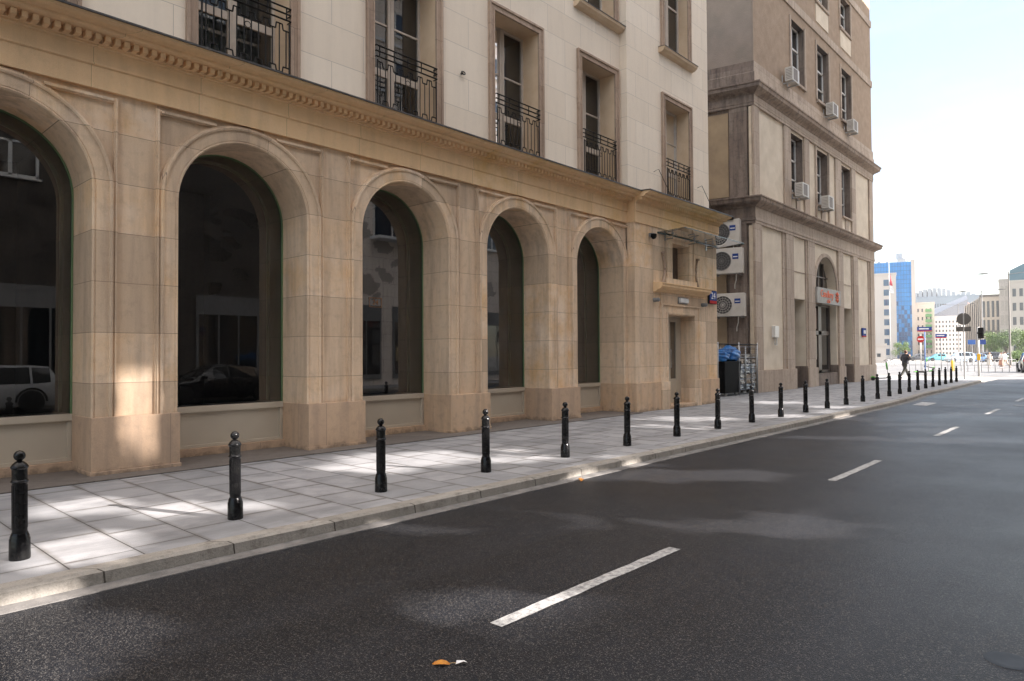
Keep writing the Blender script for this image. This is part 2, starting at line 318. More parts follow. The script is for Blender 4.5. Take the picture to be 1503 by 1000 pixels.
# dry leaves on the road
t=at(650,977,3.9); L=Vector(t); s_=( RZ-CH)/(t.z-CH); L=Vector((t.x*s_,t.y*s_,RZ+.006))
lf=empty('fallen_leaf',L,'orange dry leaf lying curled on the dark asphalt','leaf',rz=math.radians(-48))
m=MB(); n=9; up=[];dn=[]
for i in range(n+1):
    u=i/n; wd=.022*math.sin(PI*u)**.7+.001; zc=.012*math.sin(PI*u); up.append((-.06+.10*u,wd*.9,zc+.006)); dn.append((-.06+.10*u,-wd,zc))
mid=[((a[0]+b[0])/2,0,(a[2]+b[2])/2-.005) for a,b in zip(up,dn)]
for i in range(n):
    m.face([up[i],up[i+1],mid[i+1],mid[i]],True); m.face([mid[i],mid[i+1],dn[i+1],dn[i]],True)
m.build('blade',plain('orange dry leaf',(.55,.23,.02),.7,(.42,.15,.02),60),lf)
m=MB(); m.tube([(.04,0,.006),(.06,.004,.009),(.075,.002,.006)],.0025,5); m.build('stalk',plain('leaf stalk',(.45,.3,.15),.7),lf)
p_=at(853,706,1); t_=(RZ-CH)/(p_.z-CH)
lf2=empty('fallen_leaf',(p_.x*t_,p_.y*t_,RZ+.016),'small pale orange leaf lying in the gutter by the kerb','leaf',rz=.6)
for ch in kids(lf): c_=dup(ch,lf2)
lf2.scale=(2.2,1.6,1.2)
sc=empty('paper_scrap',L+Vector((.045,-.055,.002)),'tiny white and brown crumpled scrap beside the orange leaf','scrap',rz=-.7)
m=MB(); m.face([(0,0,0),(.045,.002,.012),(.05,.026,.008),(.008,.02,.014)]); m.face([(.045,.002,.012),(.068,.01,.002),(.05,.026,.008)]); m.build('crumpled_sheet',WHT,sc)
# ------------------------------------------------------------------ BUILDING 1
b1=empty('stone_corner_building',(0,10.5,0),'long pale stone building with a row of tall arched shop windows and balconied upper windows','building')
def B(mb,name,mat,parent=b1,bevel=0): return world(mb,b1).build(name,mat,parent,bevel=bevel)
PIT=3.277; CEN=[1.94+PIT*i for i in range(-2,5)]; XL=CEN[0]-PIT/2-.6; RI=1.07; ZS=3.93; YW=10.50
def arch_pts(c,r,zb,zs=ZS,n=28,zb2=None):
    P=[((c-r,zb),(-1,0)),((c-r,zs),(-1,0))]
    for k in range(1,n): 
        a=PI-PI*k/n; P.append(((c+r*math.cos(a),zs+r*math.sin(a)),(math.cos(a),math.sin(a))))
    P+= [((c+r,zs),(1,0)),((c+r,zb),(1,0))]
    return P
def sweep(mb,path,prof,smooth=False):
    """prof: (outward offset, y)"""
    rings=[[(p[0]+n[0]*d,y,p[1]+n[1]*d) for d,y in prof] for p,n in path]
    for a,b in zip(rings,rings[1:]):
        for k in range(len(prof)-1): mb.face([a[k],a[k+1],b[k+1],b[k]],smooth)
m=MB()
edge=[(CEN[0]-PIT/2-.6,CEN[0]-RI)]
for c in CEN:
    l=c-PIT/2-(.6 if c==CEN[0] else 0); r=c+PIT/2 if c!=CEN[-1] else 16.3
    m.face([(l,YW,0),(c-RI,YW,0),(c-RI,YW,ZS),(l,YW,ZS)]); m.face([(c+RI,YW,0),(r,YW,0),(r,YW,ZS),(c+RI,YW,ZS)])
    m.face([(l,YW,ZS),(c-RI,YW,ZS),(c-RI,YW,5.3),(l,YW,5.3)]); m.face([(c+RI,YW,ZS),(r,YW,ZS),(r,YW,5.3),(c+RI,YW,5.3)])
    ap=arch_pts(c,RI,ZS)[1:-1]
    for (p,_),(q,_) in zip(ap,ap[1:]): m.face([(p[0],YW,p[1]),(q[0],YW,q[1]),(q[0],YW,5.3),(p[0],YW,5.3)])
    sweep(m,arch_pts(c,RI,0),[(0,YW),(0,11.29)])
B(m,'arcade_wall',SAND)
# plinth blocks
for i in range(len(CEN)+0):
    l=(CEN[i-1]+RI) if i else XL; r=CEN[i]-RI
    m=MB(); m.box(l-.012,r+.012,10.38,10.9,.07,.80); m.box(l-.025,r+.025,10.362,10.9,0,.07); m.box(l-.012,r+.012,10.9,11.235,.0,.796)
    B(m,'pier_plinth',SAND_P,bevel=.006)
m=MB(); l=CEN[-1]+RI; m.box(l-.012,16.25,10.38,11.235,0,.80); B(m,'pier_plinth',SAND_P,bevel=.006)
# archivolts
for c in CEN:
    m=MB(); path=arch_pts(c,RI,.80)
    sweep(m,path,[(0.0,10.505),(0.0,10.455),(.02,10.435),(.045,10.455),(.05,10.445),(.205,10.44),(.21,10.415),(.235,10.405),(.255,10.415),(.262,10.45),(.285,10.452),(.285,10.505)])
    B(m,'archivolt',SAND)
# pier strips with raised fillets, spandrel frames
for i in range(len(CEN)):
    m=MB()
    pc=CEN[i]-PIT/2 if i else CEN[0]-PIT/2
    for s in (-1,1):
        a=pc+s*.25; b=pc+s*.305; x0,x1=min(a,b),max(a,b)
        m.box(x0,x1,10.45,10.505,.80,5.24); m.box(x0+.018,x1-.018,10.425,10.452,.80,5.222)
    c=CEN[i]
    for s in (-1,1):
        x0=c+s*.50; x1=c+s*(PIT/2-.305); a,b=min(x0,x1),max(x0,x1)
        m.box(a,b,10.452,10.505,5.165,5.232); m.box(a+.01,b-.01,10.427,10.454,5.183,5.215)
    if i==len(CEN)-1: m.box(16.30,16.36-.0,10.445,10.475,.81,5.24)
    B(m,'pier_moulding',SAND)
# entablature + dentils
def entab(x0,x1,dy,ret=0):
    m=MB()
    m.extr_x([(10.42+dy,5.3),(10.42+dy,5.60),(10.39+dy,5.615),(10.39+dy,5.635),(10.40+dy,5.64),(10.40+dy,5.845),(10.36+dy,5.86),(10.36+dy,5.885),(10.33+dy,5.89),(10.33+dy,5.975),(10.14+dy,5.98),(10.10+dy,6.0),(10.10+dy,6.035),(10.0+dy,6.05),(9.95+dy,6.075),(9.93+dy,6.12),(10.9,6.14),(10.9,5.3)],x0,x1+ret)
    o=B(m,'entablature',SAND_Y)
    m=MB(); n=int((x1-x0+ret)/.118)
    for i in range(n):
        x=x0+.03+i*.118; m.box(x,x+.064,10.20+dy,10.335+dy,5.893,5.974)
    if ret:
        pass
    d=B(m,'dentils',SAND_Y,o)
    m=MB(); m.extr_x([(9.905+dy,6.105),(9.905+dy,6.13),(10.60,6.19),(10.60,6.15)],x0-(.0 if dy==0 else .02),x1+ret+(.0 if dy==0 else .02)); B(m,'flashing',FLASH,o)
    return o
entab(XL,16.3,0); entab(16.28,21.02,-.26,.42)
# portal bay (ground)
XB,XE=16.3,21.35; YB=10.2
DX0,DX1=18.05,19.65; AX0,AX1=18.33,19.37
def holed(mb,x0,x1,z0,z1,y,holes,depth=None):
    xs=sorted({x0,x1}|{h[0] for h in holes}|{h[1] for h in holes}); zs=sorted({z0,z1}|{h[2] for h in holes}|{h[3] for h in holes})
    xs=[x for x in xs if x0<=x<=x1]; zs=[z for z in zs if z0<=z<=z1]
    for a,b in zip(xs,xs[1:]):
        for c,d in zip(zs,zs[1:]):
            mx,mz=(a+b)/2,(c+d)/2
            if any(h[0]<mx<h[1] and h[2]<mz<h[3] for h in holes): continue
            mb.face([(a,y,c),(b,y,c),(b,y,d),(a,y,d)])
def reveals(mb,h,y0,y1):
    x0,x1,z0,z1=h
    mb.face([(x0,y0,z0),(x0,y1,z0),(x0,y1,z1),(x0,y0,z1)]); mb.face([(x1,y0,z0),(x1,y1,z0),(x1,y1,z1),(x1,y0,z1)])
    mb.face([(x0,y0,z1),(x0,y1,z1),(x1,y1,z1),(x1,y0,z1)]); mb.face([(x0,y0,z0),(x0,y1,z0),(x1,y1,z0),(x1,y0,z0)])
m=MB(); H=[(DX0,DX1,0.1,2.78),(AX0,AX1,3.88,4.93)]
holed(m,XB,XE,0,5.32,YB,H); m.face([(XB,YB,0),(XB,10.6,0),(XB,10.6,5.32),(XB,YB,5.32)]); m.face([(XE,YB,0),(XE,20,0),(XE,20,16),(XE,YB,5.32)])
for h in H: reveals(m,h,YB+.049,10.72)
B(m,'portal_wall',SAND)
for a,b in ((XB-.03,17.60),(20.03,XE+.03)): m=MB(); m.box(a,b,YB-.05,YB+.3,0,.81); B(m,'pier_plinth',SAND_P,bevel=.006)
# portal frame
pf=MB()
for a,b in ((17.63,DX0),(DX1,20.0)):
    pf.box(a,b,YB-.055,YB+.05,.81,3.05); 
pf.box(DX0,DX1,YB-.055,YB+.05,2.78,3.05)
for s,a in ((1,17.63),(-1,20.0)):
    x=sorted((a,a+s*.07)); pf.box(x[0],x[1],YB-.09,YB-.05,.81,3.05)
    x=sorted((a+s*.30,a+s*.35)); pf.box(x[0],x[1],YB-.08,YB-.05,.81,2.86)
    x=sorted((a-s*.02,a+s*.42)); pf.box(x[0],x[1],YB-.10,YB+.1,0,.81)
pf.box(17.60,20.03,YB-.10,YB-.05,3.052,3.09); pf.box(17.98,19.72,YB-.083,YB-.05,2.81,2.86)
pf.box(17.66,19.97,YB-.03,YB+.02,3.09,3.44)
P1=B(pf,'door_surround',SAND,bevel=.005)
m=MB(); m.extr_x([(YB,3.42),(YB-.10,3.43),(YB-.13,3.47),(YB-.22,3.50),(YB-.30,3.56),(YB-.30,3.62),(YB-.33,3.64),(YB-.33,3.67),(YB,3.70)],17.28,20.36); B(m,'hood',SAND_Y,P1)
m=MB(); m.box(DX0-.03,DX1+.03,YB-.12,10.72,0,.106); B(m,'doorstep',SAND_P,bevel=.008)
dr=MB(); dr.box(DX0,DX0+.10,10.62,10.70,.10,2.78); dr.box(DX1-.30,DX1,10.62,10.70,.10,2.78); dr.box(DX0+.1,DX1-.3,10.62,10.70,2.62,2.78); dr.box(DX0+.1,DX1-.3,10.63,10.70,.10,.85); dr.box(DX0+.82,DX0+.92,10.61,10.70,.85,2.62)
do=B(dr,'door',CREAMFR,bevel=.004)
m=MB(); m.box(DX0+.1,DX0+.82,10.655,10.67,.85,2.62); m.box(DX0+.92,DX1-.3,10.655,10.67,.85,2.62); B(m,'pane',GD,do)
m=MB(); m.tube([(DX0+.87,10.61,1.2),(DX0+.87,10.56,1.2),(DX0+.87,10.56,1.75),(DX0+.87,10.61,1.75)],.014,6); B(m,'handle',STEEL,do)
# attic window frame
aw=MB()
for a,b,c_,d in ((18.0,AX0,3.70,5.12),(AX1,19.70,3.70,5.12),(AX0,AX1,4.93,5.12)): aw.box(a,b,YB-.05,YB+.05,c_,d)
aw.box(17.96,19.74,YB-.08,YB-.05,5.06,5.13)
for s,a in ((1,18.0),(-1,19.70)):
    x=sorted((a,a+s*.05)); aw.box(x[0],x[1],YB-.075,YB-.05,3.7,5.06); x=sorted((a+s*.25,a+s*.30)); aw.box(x[0],x[1],YB-.07,YB-.05,3.7,4.98)
aw.box(17.9,19.8,YB-.085,YB+.03,3.69,3.862)
awo=B(aw,'blind_window',SAND)
m=MB(); m.box(AX0,AX1,10.55,10.6,3.88,4.93); B(m,'back_panel',plain('brown boarded panel',(.16,.115,.085),.8,(.11,.08,.06),5),awo)
for s,cx in ((-1,17.88),(1,19.86)):
    m=MB(); pts=[(cx+s*(.10-.12*math.sin(PI*k/12)+ .05*k/12*0),YB-.035,3.72+.85*k/12) for k in range(13)]
    m.tube(pts,[.045-.022*k/12 for k in range(13)],7)
    m.lathe([(.0,-.03),(.055,-.03),(.06,0),(.055,.03),(0,.03)],10,(cx+s*.1,YB-.04,4.60)); B(m,'scroll',SURR,awo)
# lamps, camera and conduits on the portal
def wallbox(name,x,z,mat,r=.055):
    m=MB(); m.m=Matrix.Translation((x,YB-.10,z))@Matrix.Rotation(PI/2,4,'X'); m.lathe([(0,-.10),(r*1.1,-.10),(r*1.1,-.06),(r,-.02),(r,.05),(r*.7,.08),(0,.085)],12); return m
o=world(wallbox('x',17.32,3.18,GREYP,.06),empty('round_wall_lamp',(17.32,10.1,3.18),'small grey round wall lamp left of the doorway','wall lamp')); o.build('housing',GREYP,D.objects['round_wall_lamp'])
e2=empty('round_wall_lamp',(20.28,10.1,3.18),'small grey round wall lamp right of the doorway under the hood','wall lamp'); world(wallbox('x',20.28,3.18,GREYP,.06),e2).build('housing',GREYP,e2)
e=empty('entrance_light',(18.95,10.15,3.24),'white oblong light fitting above the doorway','light fitting')
m=MB(); m.box(18.7,19.2,YB-.12,YB-.03,3.17,3.31); world(m,e).build('diffuser',WHT,e,bevel=.02)
m=MB(); m.box(18.66,19.24,YB-.05,YB-.03,3.14,3.34); world(m,e).build('backplate',GREYP,e)
e=empty('security_camera',(17.1,10.15,5.02),'black round security camera high on the wall left of the glass canopy','security camera')
m=MB(); m.m=Matrix.Translation((17.12,10.07,5.0)); m.lathe([(0,-.10),(.05,-.085),(.085,-.03),(.09,.03),(.08,.05),(0,.05)],16); world(m,e).build('dome',BLK,e)
m=MB(); m.box(17.06,17.2,10.08,10.2,4.98,5.08); world(m,e).build('bracket',GREYP,e)
# canopy
GLC=glass_clear('greenish canopy glass',(.72,.82,.78),1.5)
cn=empty('glass_canopy',(19.5,10.2,5.2),'thin greenish glass canopy fixed above the doorway','canopy')
m=MB(); 
m.face([(17.55,10.2,5.16),(21.5,10.2,5.16),(21.5,9.32,5.20),(17.55,9.32,5.20)]); m.face([(17.55,10.2,5.175),(21.5,10.2,5.175),(21.5,9.32,5.215),(17.55,9.32,5.215)])
world(m,cn).build('glass_sheet',GLC,cn)
m=MB(); m.box(17.55,21.5,9.312,9.322,5.195,5.217); m.box(21.5,21.508,9.312,10.2,5.175,5.2); m.box(17.55,21.35,10.17,10.2,5.13,5.19); world(m,cn).build('edge_trim',plain('dark green glass edge',(.05,.08,.07),.2),cn)
for x in (18.0,19.35,20.6):
    m=MB(); m.tube([(x,10.19,5.02),(x,9.95,5.02),(x,9.95,5.17)],.018,6); m.tube([(x,10.19,5.10),(x,9.8,5.10)],.012,6); m.lathe([(0,0),(.04,0),(.04,.02),(0,.02)],10,(x,9.95,5.15)); m.box(x-.05,x+.05,10.18,10.2,4.97,5.13); world(m,cn).build('bracket',STEEL,cn)
# house number sign
def text(name,s,size,mat,parent,loc,rot,ext=.004,align='CENTER'):
    cu=D.curves.new(name,'FONT'); cu.body=s; cu.size=size; cu.extrude=ext; cu.align_x=align; cu.align_y='CENTER'; cu.materials.append(mat)
    o=D.objects.new(name,cu); COL.objects.link(o); o.parent=parent; o.location=loc; o.rotation_euler=rot
    bpy.context.view_layer.update(); me=D.meshes.new_from_object(o.evaluated_get(bpy.context.evaluated_depsgraph_get())); q=D.objects.new(name,me); COL.objects.link(q); q.parent=parent; q.location=loc; q.rotation_euler=rot; D.objects.remove(o); return q
sg=empty('house_number_sign',(20.9,10.18,3.46),'blue plate with white 24 and red band at the stone corner beside the doorway','number sign')
m=MB(); m.box(-.26,.26,-.07,.0,-.22,.22); m.build('sign_case',BLK,sg,bevel=.01)
m=MB(); m.box(-.245,.245,-.076,-.07,-.11,.20); m.build('blue_face',BLUEP,sg)
m=MB(); m.box(-.245,.245,-.076,-.07,-.205,-.112); m.build('red_band',REDP,sg)
text('number','24',.30,WHT,sg,(0,-.078,.035),(PI/2,0,0))
# ---- upper wall
Z0,Z1=6.12,16.0; YU=10.5; YUB=10.27
W2=[c-.02 for c in CEN]; HW=.77
m=MB(); holes=[(c-HW,c+HW,6.2,9.36) for c in W2]+[(c-HW,c+HW,10.78,13.4) for c in W2]
holed(m,XL,16.1,Z0,Z1,YU,holes)
BX0,BX1=18.12,19.62
hb=[(BX0,BX1,6.2,9.25),(BX0,BX1,10.78,13.4)]; holed(m,16.1,21.0,Z0,Z1,YUB,hb)
m.face([(16.1,YUB,Z0),(16.1,YU,Z0),(16.1,YU,Z1),(16.1,YUB,Z1)]); m.face([(21.0,YUB,Z0),(21.0,20,Z0),(21.0,20,Z1),(21.0,YUB,Z1)]); m.face([(XL,YU,Z1),(16.1,YU,Z1),(16.1,20,Z1),(XL,20,Z1)]); m.face([(16.1,YUB,Z1),(21,YUB,Z1),(21,20,Z1),(16.1,20,Z1)]); m.face([(XL,YU,0),(XL,20,0),(XL,20,Z1),(XL,YU,Z1)]); m.face([(XL,20,0),(21.3,20,0),(21.3,20,Z1),(XL,20,Z1)])
B(m,'upper_wall',WHITEST)
def win(x0,x1,z0,z1,y,yg,name='window',sill=False,curtain=0,glass=GC,door=True):
    """opening x0..x1,z0..z1 in wall plane y; glazing plane yg"""
    m=MB(); reveals(m,(x0,x1,z0,z1),y-.01,yg+.05); o=B(m,name,REVEAL)
    m=MB(); fw=.175
    m.box(x0-fw,x0-.002,y-.045,y+.03,z0,z1+fw); m.box(x1+.002,x1+fw,y-.045,y+.03,z0,z1+fw); m.box(x0-.002,x1+.002,y-.045,y+.03,z1+.002,z1+fw)
    m.box(x0-fw,x0-fw+.05,y-.075,y-.04,z0,z1+fw); m.box(x1+fw-.05,x1+fw,y-.075,y-.04,z0,z1+fw); m.box(x0-fw+.05,x1+fw-.05,y-.075,y-.04,z1+fw-.05,z1+fw)
    m.box(x0-.035,x0-.002,y-.06,y-.04,z0,z1+.035); m.box(x1+.002,x1+.035,y-.06,y-.04,z0,z1+.035); m.box(x0-.002,x1+.002,y-.06,y-.04,z1+.002,z1+.035)
    B(m,'surround',SURR,o)
    if sill:
        m=MB(); m.extr_x([(y,z0-.20),(y-.12,z0-.18),(y-.20,z0-.12),(y-.22,z0-.05),(yg,z0-.0),(yg,z0-.2)],x0-.28,x1+.28); B(m,'sill',REVEAL,o)
        m=MB(); m.extr_x([(y-.235,z0-.055),(y-.235,z0-.04),(yg,z0+.012),(yg,z0-.0)],x0-.29,x1+.29); B(m,'sill_flashing',FLASH,o)
    fr=MB(); cx=(x0+x1)/2; t=.055
    fr.box(x0,x0+t,yg-.04,yg+.03,z0,z1); fr.box(x1-t,x1,yg-.04,yg+.03,z0,z1); fr.box(x0,x1,yg-.035,yg+.03,z1-t,z1)
    fr.box(cx-.075,cx+.075,yg-.05,yg+.03,z0,z1); fr.box(cx-.012,cx+.012,yg-.062,yg-.04,z0,z1)
    if door:
        for a,b in ((x0+t,cx-.075),(cx+.075,x1-t)):
            fr.box(a,b,yg-.03,yg+.03,z0+.98,z0+1.12); fr.box(a,b,yg-.02,yg+.02,z0+2.02,z0+2.06); fr.box(a,b,yg-.03,yg+.03,z0,z0+.16)
    else:
        for a,b in ((x0+t,cx-.075),(cx+.075,x1-t)): fr.box(a,b,yg-.03,yg+.03,z0,z0+.07); fr.box(a,b,yg-.025,yg+.03,z0+1.7,z0+1.76)
    B(fr,'frame',WOODFR,o,bevel=.004)
    m=MB(); m.face([(x0,yg,z0),(cx,yg,z0),(cx,yg,z1),(x0,yg,z1)]); m.face([(cx,yg+.002,z0),(x1,yg+.002,z0),(x1,yg+.002,z1),(cx,yg+.002,z1)]); B(m,'pane',glass,o)
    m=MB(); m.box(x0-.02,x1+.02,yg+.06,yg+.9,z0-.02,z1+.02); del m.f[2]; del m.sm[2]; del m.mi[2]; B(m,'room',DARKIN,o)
    if curtain:
        m=MB(); 
        for a,b in ((x0+.05,cx-.02),(cx+.06,x1-.25*curtain)):
            n=60; 
            for k in range(n):
                u0,u1=k/n,(k+1)/n; f=lambda u:(a+(b-a)*u,yg+.14+.035*math.sin(u*46+3*math.sin(u*7)))
                p,q=f(u0),f(u1); m.face([(p[0],p[1],z0),(q[0],q[1],z0),(q[0],q[1],z1),(p[0],p[1],z1)],True)
        B(m,'curtain',CURT,o)
    return o
def railing(cx,y,z,hw=.73):
    m=MB(); r=.011
    def bar(a,b,r=r): m.tube([a,b],r,4)
    for dz in (0,.105,.21): bar((cx-hw-.03,y,z+1.14-dz),(cx+hw+.03,y,z+1.14-dz),.017)
    for s in (-1,1):
        for dz in (0,.105,.21): bar((cx+s*(hw+.03),y,z+1.14-dz),(cx+s*(hw+.03),y+.12,z+1.14-dz),.012)
    for k in range(5): x=cx-hw*.93+hw*1.86*k/4; bar((x,y,z+.93),(x,y,z+1.14),.014)
    for s in (-1,1): bar((cx+s*hw,y,z+.0),(cx+s*hw,y,z+.87),.016)
    # stepped meander, top and bottom
    nb=12; xs=[cx-hw+2*hw*k/nb for k in range(nb+1)]
    def meander(zb,amp):
        P=[]
        for k in range(nb):
            q=2*hw/nb; z_=zb if k%2==0 else zb+amp; P+= [(xs[k]+q*.06,y,z_),(xs[k]+q*.94,y,z_)]
        for a,b in zip(P,P[1:]): m.tube([a,b],.0135,4)
    meander(z+.84,-.10); meander(z+.03,.09)
    for k in range(nb):
        x=(xs[k]+xs[k+1])/2; zt=z+.84-(.10 if k%2 else 0); zb=z+.03+(.09 if k%2 else 0); bar((x,y,zb),(x,y,zt),.0115)
    m.tube([(cx+hw*.0+.05*math.cos(a*PI/6),y,z+.62+.05*math.sin(a*PI/6)) for a in range(13)],.007,4)
    return m
for i,c in enumerate(W2):
    o=win(c-HW,c+HW,6.2,9.36,YU,11.0,curtain=[0,.6,.0,1,.0,.0,.0][i] if i<7 else 0)
    B(railing(c,10.42,6.33),'balcony_railing',IRON,o)
    win(c-HW,c+HW,10.78,13.4,YU,10.9,sill=True,door=False)
GC2=glass_clear('bay window glass',(.7,.76,.74),1.4)
o=win(BX0,BX1,6.2,9.25,YUB,10.7,glass=GC2); B(railing((BX0+BX1)/2,10.2,6.33,.70),'balcony_railing',IRON,o)
win(BX0,BX1,10.78,13.4,YUB,10.6,sill=True,door=False)
# wall ring, cable hooks
m=MB(); m.tube([(9.98,10.5,7.62),(9.98,10.44,7.62)],.02,6); m.tube([(9.98+.055*math.cos(a*PI/8),10.43,7.62+.03*math.sin(a*PI/8)) for a in range(17)],.012,5); B(m,'wall_ring',IRON)
for x in (17.5,20.2):
    m=MB(); m.tube([(x,10.27,6.95),(x+.02,10.12,7.0),(x+.3,10.05,6.6),(x+.6,10.02,6.25)],.009,5); B(m,'cable_hook',IRON)
# arched shop windows
for i,c in enumerate(CEN):
    m=MB(); path=arch_pts(c,RI-.004,.80)
    sweep(m,path,[(0,11.26),(-.022,11.26),(-.022,11.285),(-.012,11.30),(-.012,11.70),(-.05,11.705),(-.05,11.76)])
    o=B(m,'arched_shop_window',GREENFR)
    m=MB(); pts=[p for p,_ in arch_pts(c,RI-.02,.815)]; m.face([(x,11.292,z) for x,z in pts]); B(m,'pane',GSHOP,o)
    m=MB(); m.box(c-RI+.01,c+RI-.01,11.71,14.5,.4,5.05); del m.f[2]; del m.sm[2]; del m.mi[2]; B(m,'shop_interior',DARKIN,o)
    m=MB(); m.box(c-RI+.004,c+RI-.004,11.24,11.75,.715,.815); m.box(c-RI+.004,c+RI-.004,11.30,11.5,.14,.715)
    m.box(c-RI+.004,c-RI+.06,11.262,11.31,.19,.715); m.box(c+RI-.06,c+RI-.004,11.262,11.31,.19,.715); m.box(c-RI+.004,c+RI-.004,11.262,11.31,.14,.19); B(m,'base_panel',CREAMFR,o,bevel=.004)
    m=MB(); m.box(c-RI+.002,c+RI-.002,11.18,11.6,0.01,.14); B(m,'stone_base',SAND_P,o,bevel=.006)
m=MB(); m.box(XL,16.3,9.98,11.3,-.05,.018); B(m,'granite_strip',GRAN,bevel=.004)
# reflected shop lettering, drawn in colour on the third arch's pane
LET=plain('mirrored orange lettering',(.25,.11,.03),.7)
e=CEN[4]
m=MB()
for a,b in (((-.32,2.60),(-.02,2.60)),((-.32,2.78),(-.02,2.78)),((-.32,2.60),(-.32,2.78)),((-.02,2.60),(-.02,2.78))): m.tube([(e+a[0],11.28,a[1]),(e+b[0],11.28,b[1])],.006,4)
wo=[o for o in D.objects if o.name.startswith('arched_shop_window')][4]
B(m,'mirrored_frame',LET,wo); text('lettering','24',.14,LET,wo,(e-.17,11.283-10.5,2.69),(PI/2,0,0),.001)
# ------------------------------------------------------------------ BUILDING 2
b2=empty('tall_brown_building',(27.45,11.4,0),'tall brown stone and roughcast building with sooty cornices, standing beyond the narrow gap','building')
def C(mb,name,mat,parent=b2,bevel=0):
    L=Vector((27.45,11.4,0)); mb.v=[v-L for v in mb.v]; return mb.build(name,mat,parent,bevel=bevel)
F0=11.4
X0,X1=27.45,44.9
sd=Vector((-.204,.979,0)); sn=Vector((-.979,-.204,0))   # side face: along, outward
SM=Matrix(((sd.x,-sn.x,0,X0),(sd.y,-sn.y,0,F0),(0,0,1,0),(0,0,0,1)))  # local (s,depth,z)
# ground storey wall with openings
GH=[(31.9,33.4,0.0,4.15),(34.75,38.0,0.62,4.85),(39.1,40.6,0.0,4.05)]
m=MB(); holed(m,X0,X1,0,7.0,11.5,GH+[(34.75,38.0,4.85,6.5)])
AC_,AR=36.38,1.62
ap=[p for p,_ in arch_pts(AC_,AR,4.85,4.86,20)][1:-1]
for p,q in zip(ap,ap[1:]): m.face([(p[0],11.5,p[1]),(q[0],11.5,q[1]),(q[0],11.5,6.5),(p[0],11.5,6.5)])
sweep(m,arch_pts(AC_,AR,4.85,4.86,20),[(0,11.5),(0,12.0)])
for h in GH[:1]+GH[2:]: reveals(m,h,11.5,12.15)
reveals(m,GH[1],11.5,12.2)
C(m,'ground_storey_wall',B2CR)
m=MB()
for a,b,sub in ((X0,28.15,((28.15,28.28),)),(30.85,31.75,((30.55,30.85),(31.75,31.88))),(33.62,34.55,((33.42,33.62),)),(38.2,39.0,()),(40.8,41.65,((40.62,40.8),(41.65,41.78))),(44.1,X1,((43.85,44.1),))):
    m=MB(); m.box(a,b,F0,11.55,.9,7.0)
    for c,d in sub: m.box(c,d,F0+.05,11.55,.9,7.0)
    C(m,'pilaster',B2ST)
m=MB()
for a,b in ((X0-.03,31.88),(33.42,34.75),(38.0,39.1),(40.62,X1+.02)): m=MB(); m.box(a,b,F0-.04,11.56,0,.92); C(m,'plinth',B2ST,bevel=.01)
m=MB()
for h in GH: 
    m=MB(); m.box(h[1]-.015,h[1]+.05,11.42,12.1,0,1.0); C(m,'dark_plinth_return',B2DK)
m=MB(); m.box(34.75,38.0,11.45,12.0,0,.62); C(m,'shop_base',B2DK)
for a,b,z in ((31.9,33.4,5.38),(39.1,40.6,5.3)): m=MB(); m.box(a,b,11.47,11.52,z,z+.04); C(m,'panel_joint',B2ST)
m=MB(); sweep(m,arch_pts(AC_,AR,4.85,4.86,20),[(0,11.5),(0,11.44),(.05,11.42),(.16,11.42),(.2,11.46),(.2,11.5)]); C(m,'archivolt',B2ST)
# entablature and cornices (front + side returns)
def course(name,mat,prof,x0=X0,x1=X1,side=6.0,par=b2):
    """prof (out,z): solid course wrapping the corner; out measured from the face"""
    m=MB()
    k=Vector((-.979,-.204)); f=Vector((0,-1))
    # mitre at corner between outward normals f (front) and k (side)
    bis=(k+f)/(1+k.dot(f))
    R=[]
    R.append([(x1+max(o,0),F0-o,z) for o,z in prof])
    R.append([(X0+bis.x*o,F0+bis.y*o,z) for o,z in prof])
    R.append([(X0+sd.x*side+k.x*o,F0+sd.y*side+k.y*o,z) for o,z in prof])
    m.loft(R[:2]); m.cur=1; m.loft(R[1:]); return C(m,name,[mat,B2DK],par)
course('entablature',B2ST,[(-.1,7.0),(.02,7.0),(.02,7.10),(.05,7.12),(.05,7.2),(.03,7.22),(.03,7.66),(-.1,7.66)])
course('cornice',B2CORN,[(-.1,7.66),(.06,7.66),(.12,7.72),(.30,7.80),(.36,7.86),(.38,7.98),(.42,8.0),(.42,8.05),(.05,8.14),(-.1,8.14)])
course('frieze',B2ST,[(-.1,11.9),(.03,11.9),(.03,12.0),(.05,12.02),(.03,12.06),(.03,12.32),(-.1,12.32)])
course('cornice',B2CORN,[(-.1,12.32),(.05,12.32),(.10,12.38),(.24,12.46),(.34,12.54),(.36,12.66),(.40,12.70),(.40,12.75),(.08,12.86),(-.1,12.86)])
course('plinth_band',B2ST,[(-.1,12.86),(.08,12.86),(.08,13.25),(.04,13.28),(.04,13.72),(-.1,13.72)])
for z in (17.6,21.25): course('string_course',B2ST,[(-.1,z),(.04,z),(.05,z+.38),(.02,z+.42),(-.1,z+.42)])
# second storey
WX=[(31.62,33.3),(35.1,36.85),(38.95,40.7)]
m=MB(); S2=[(a,b,8.98,11.78) for a,b in WX]; holed(m,X0,X1,8.1,11.92,11.48,S2)
C(m,'second_storey_wall',B2CR)
m=MB()
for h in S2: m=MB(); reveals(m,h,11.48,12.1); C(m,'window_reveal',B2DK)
m=MB()
for a,b in ((X0,28.0),(30.8,31.6),(33.35,34.0),(34.95,35.08),(36.87,37.0),(37.95,38.93),(40.72,41.45),(44.15,X1)): m=MB(); m.box(a,b,F0,11.5,8.1,11.92); C(m,'pilaster',B2ST)
m=MB()
for a,b,_,_ in S2: m=MB(); m.box(a-.02,b+.02,11.34,12.0,8.90,8.985); m.box(a+.7,b-.5,11.44,11.485,8.15,8.9); C(m,'sill',B2ST)
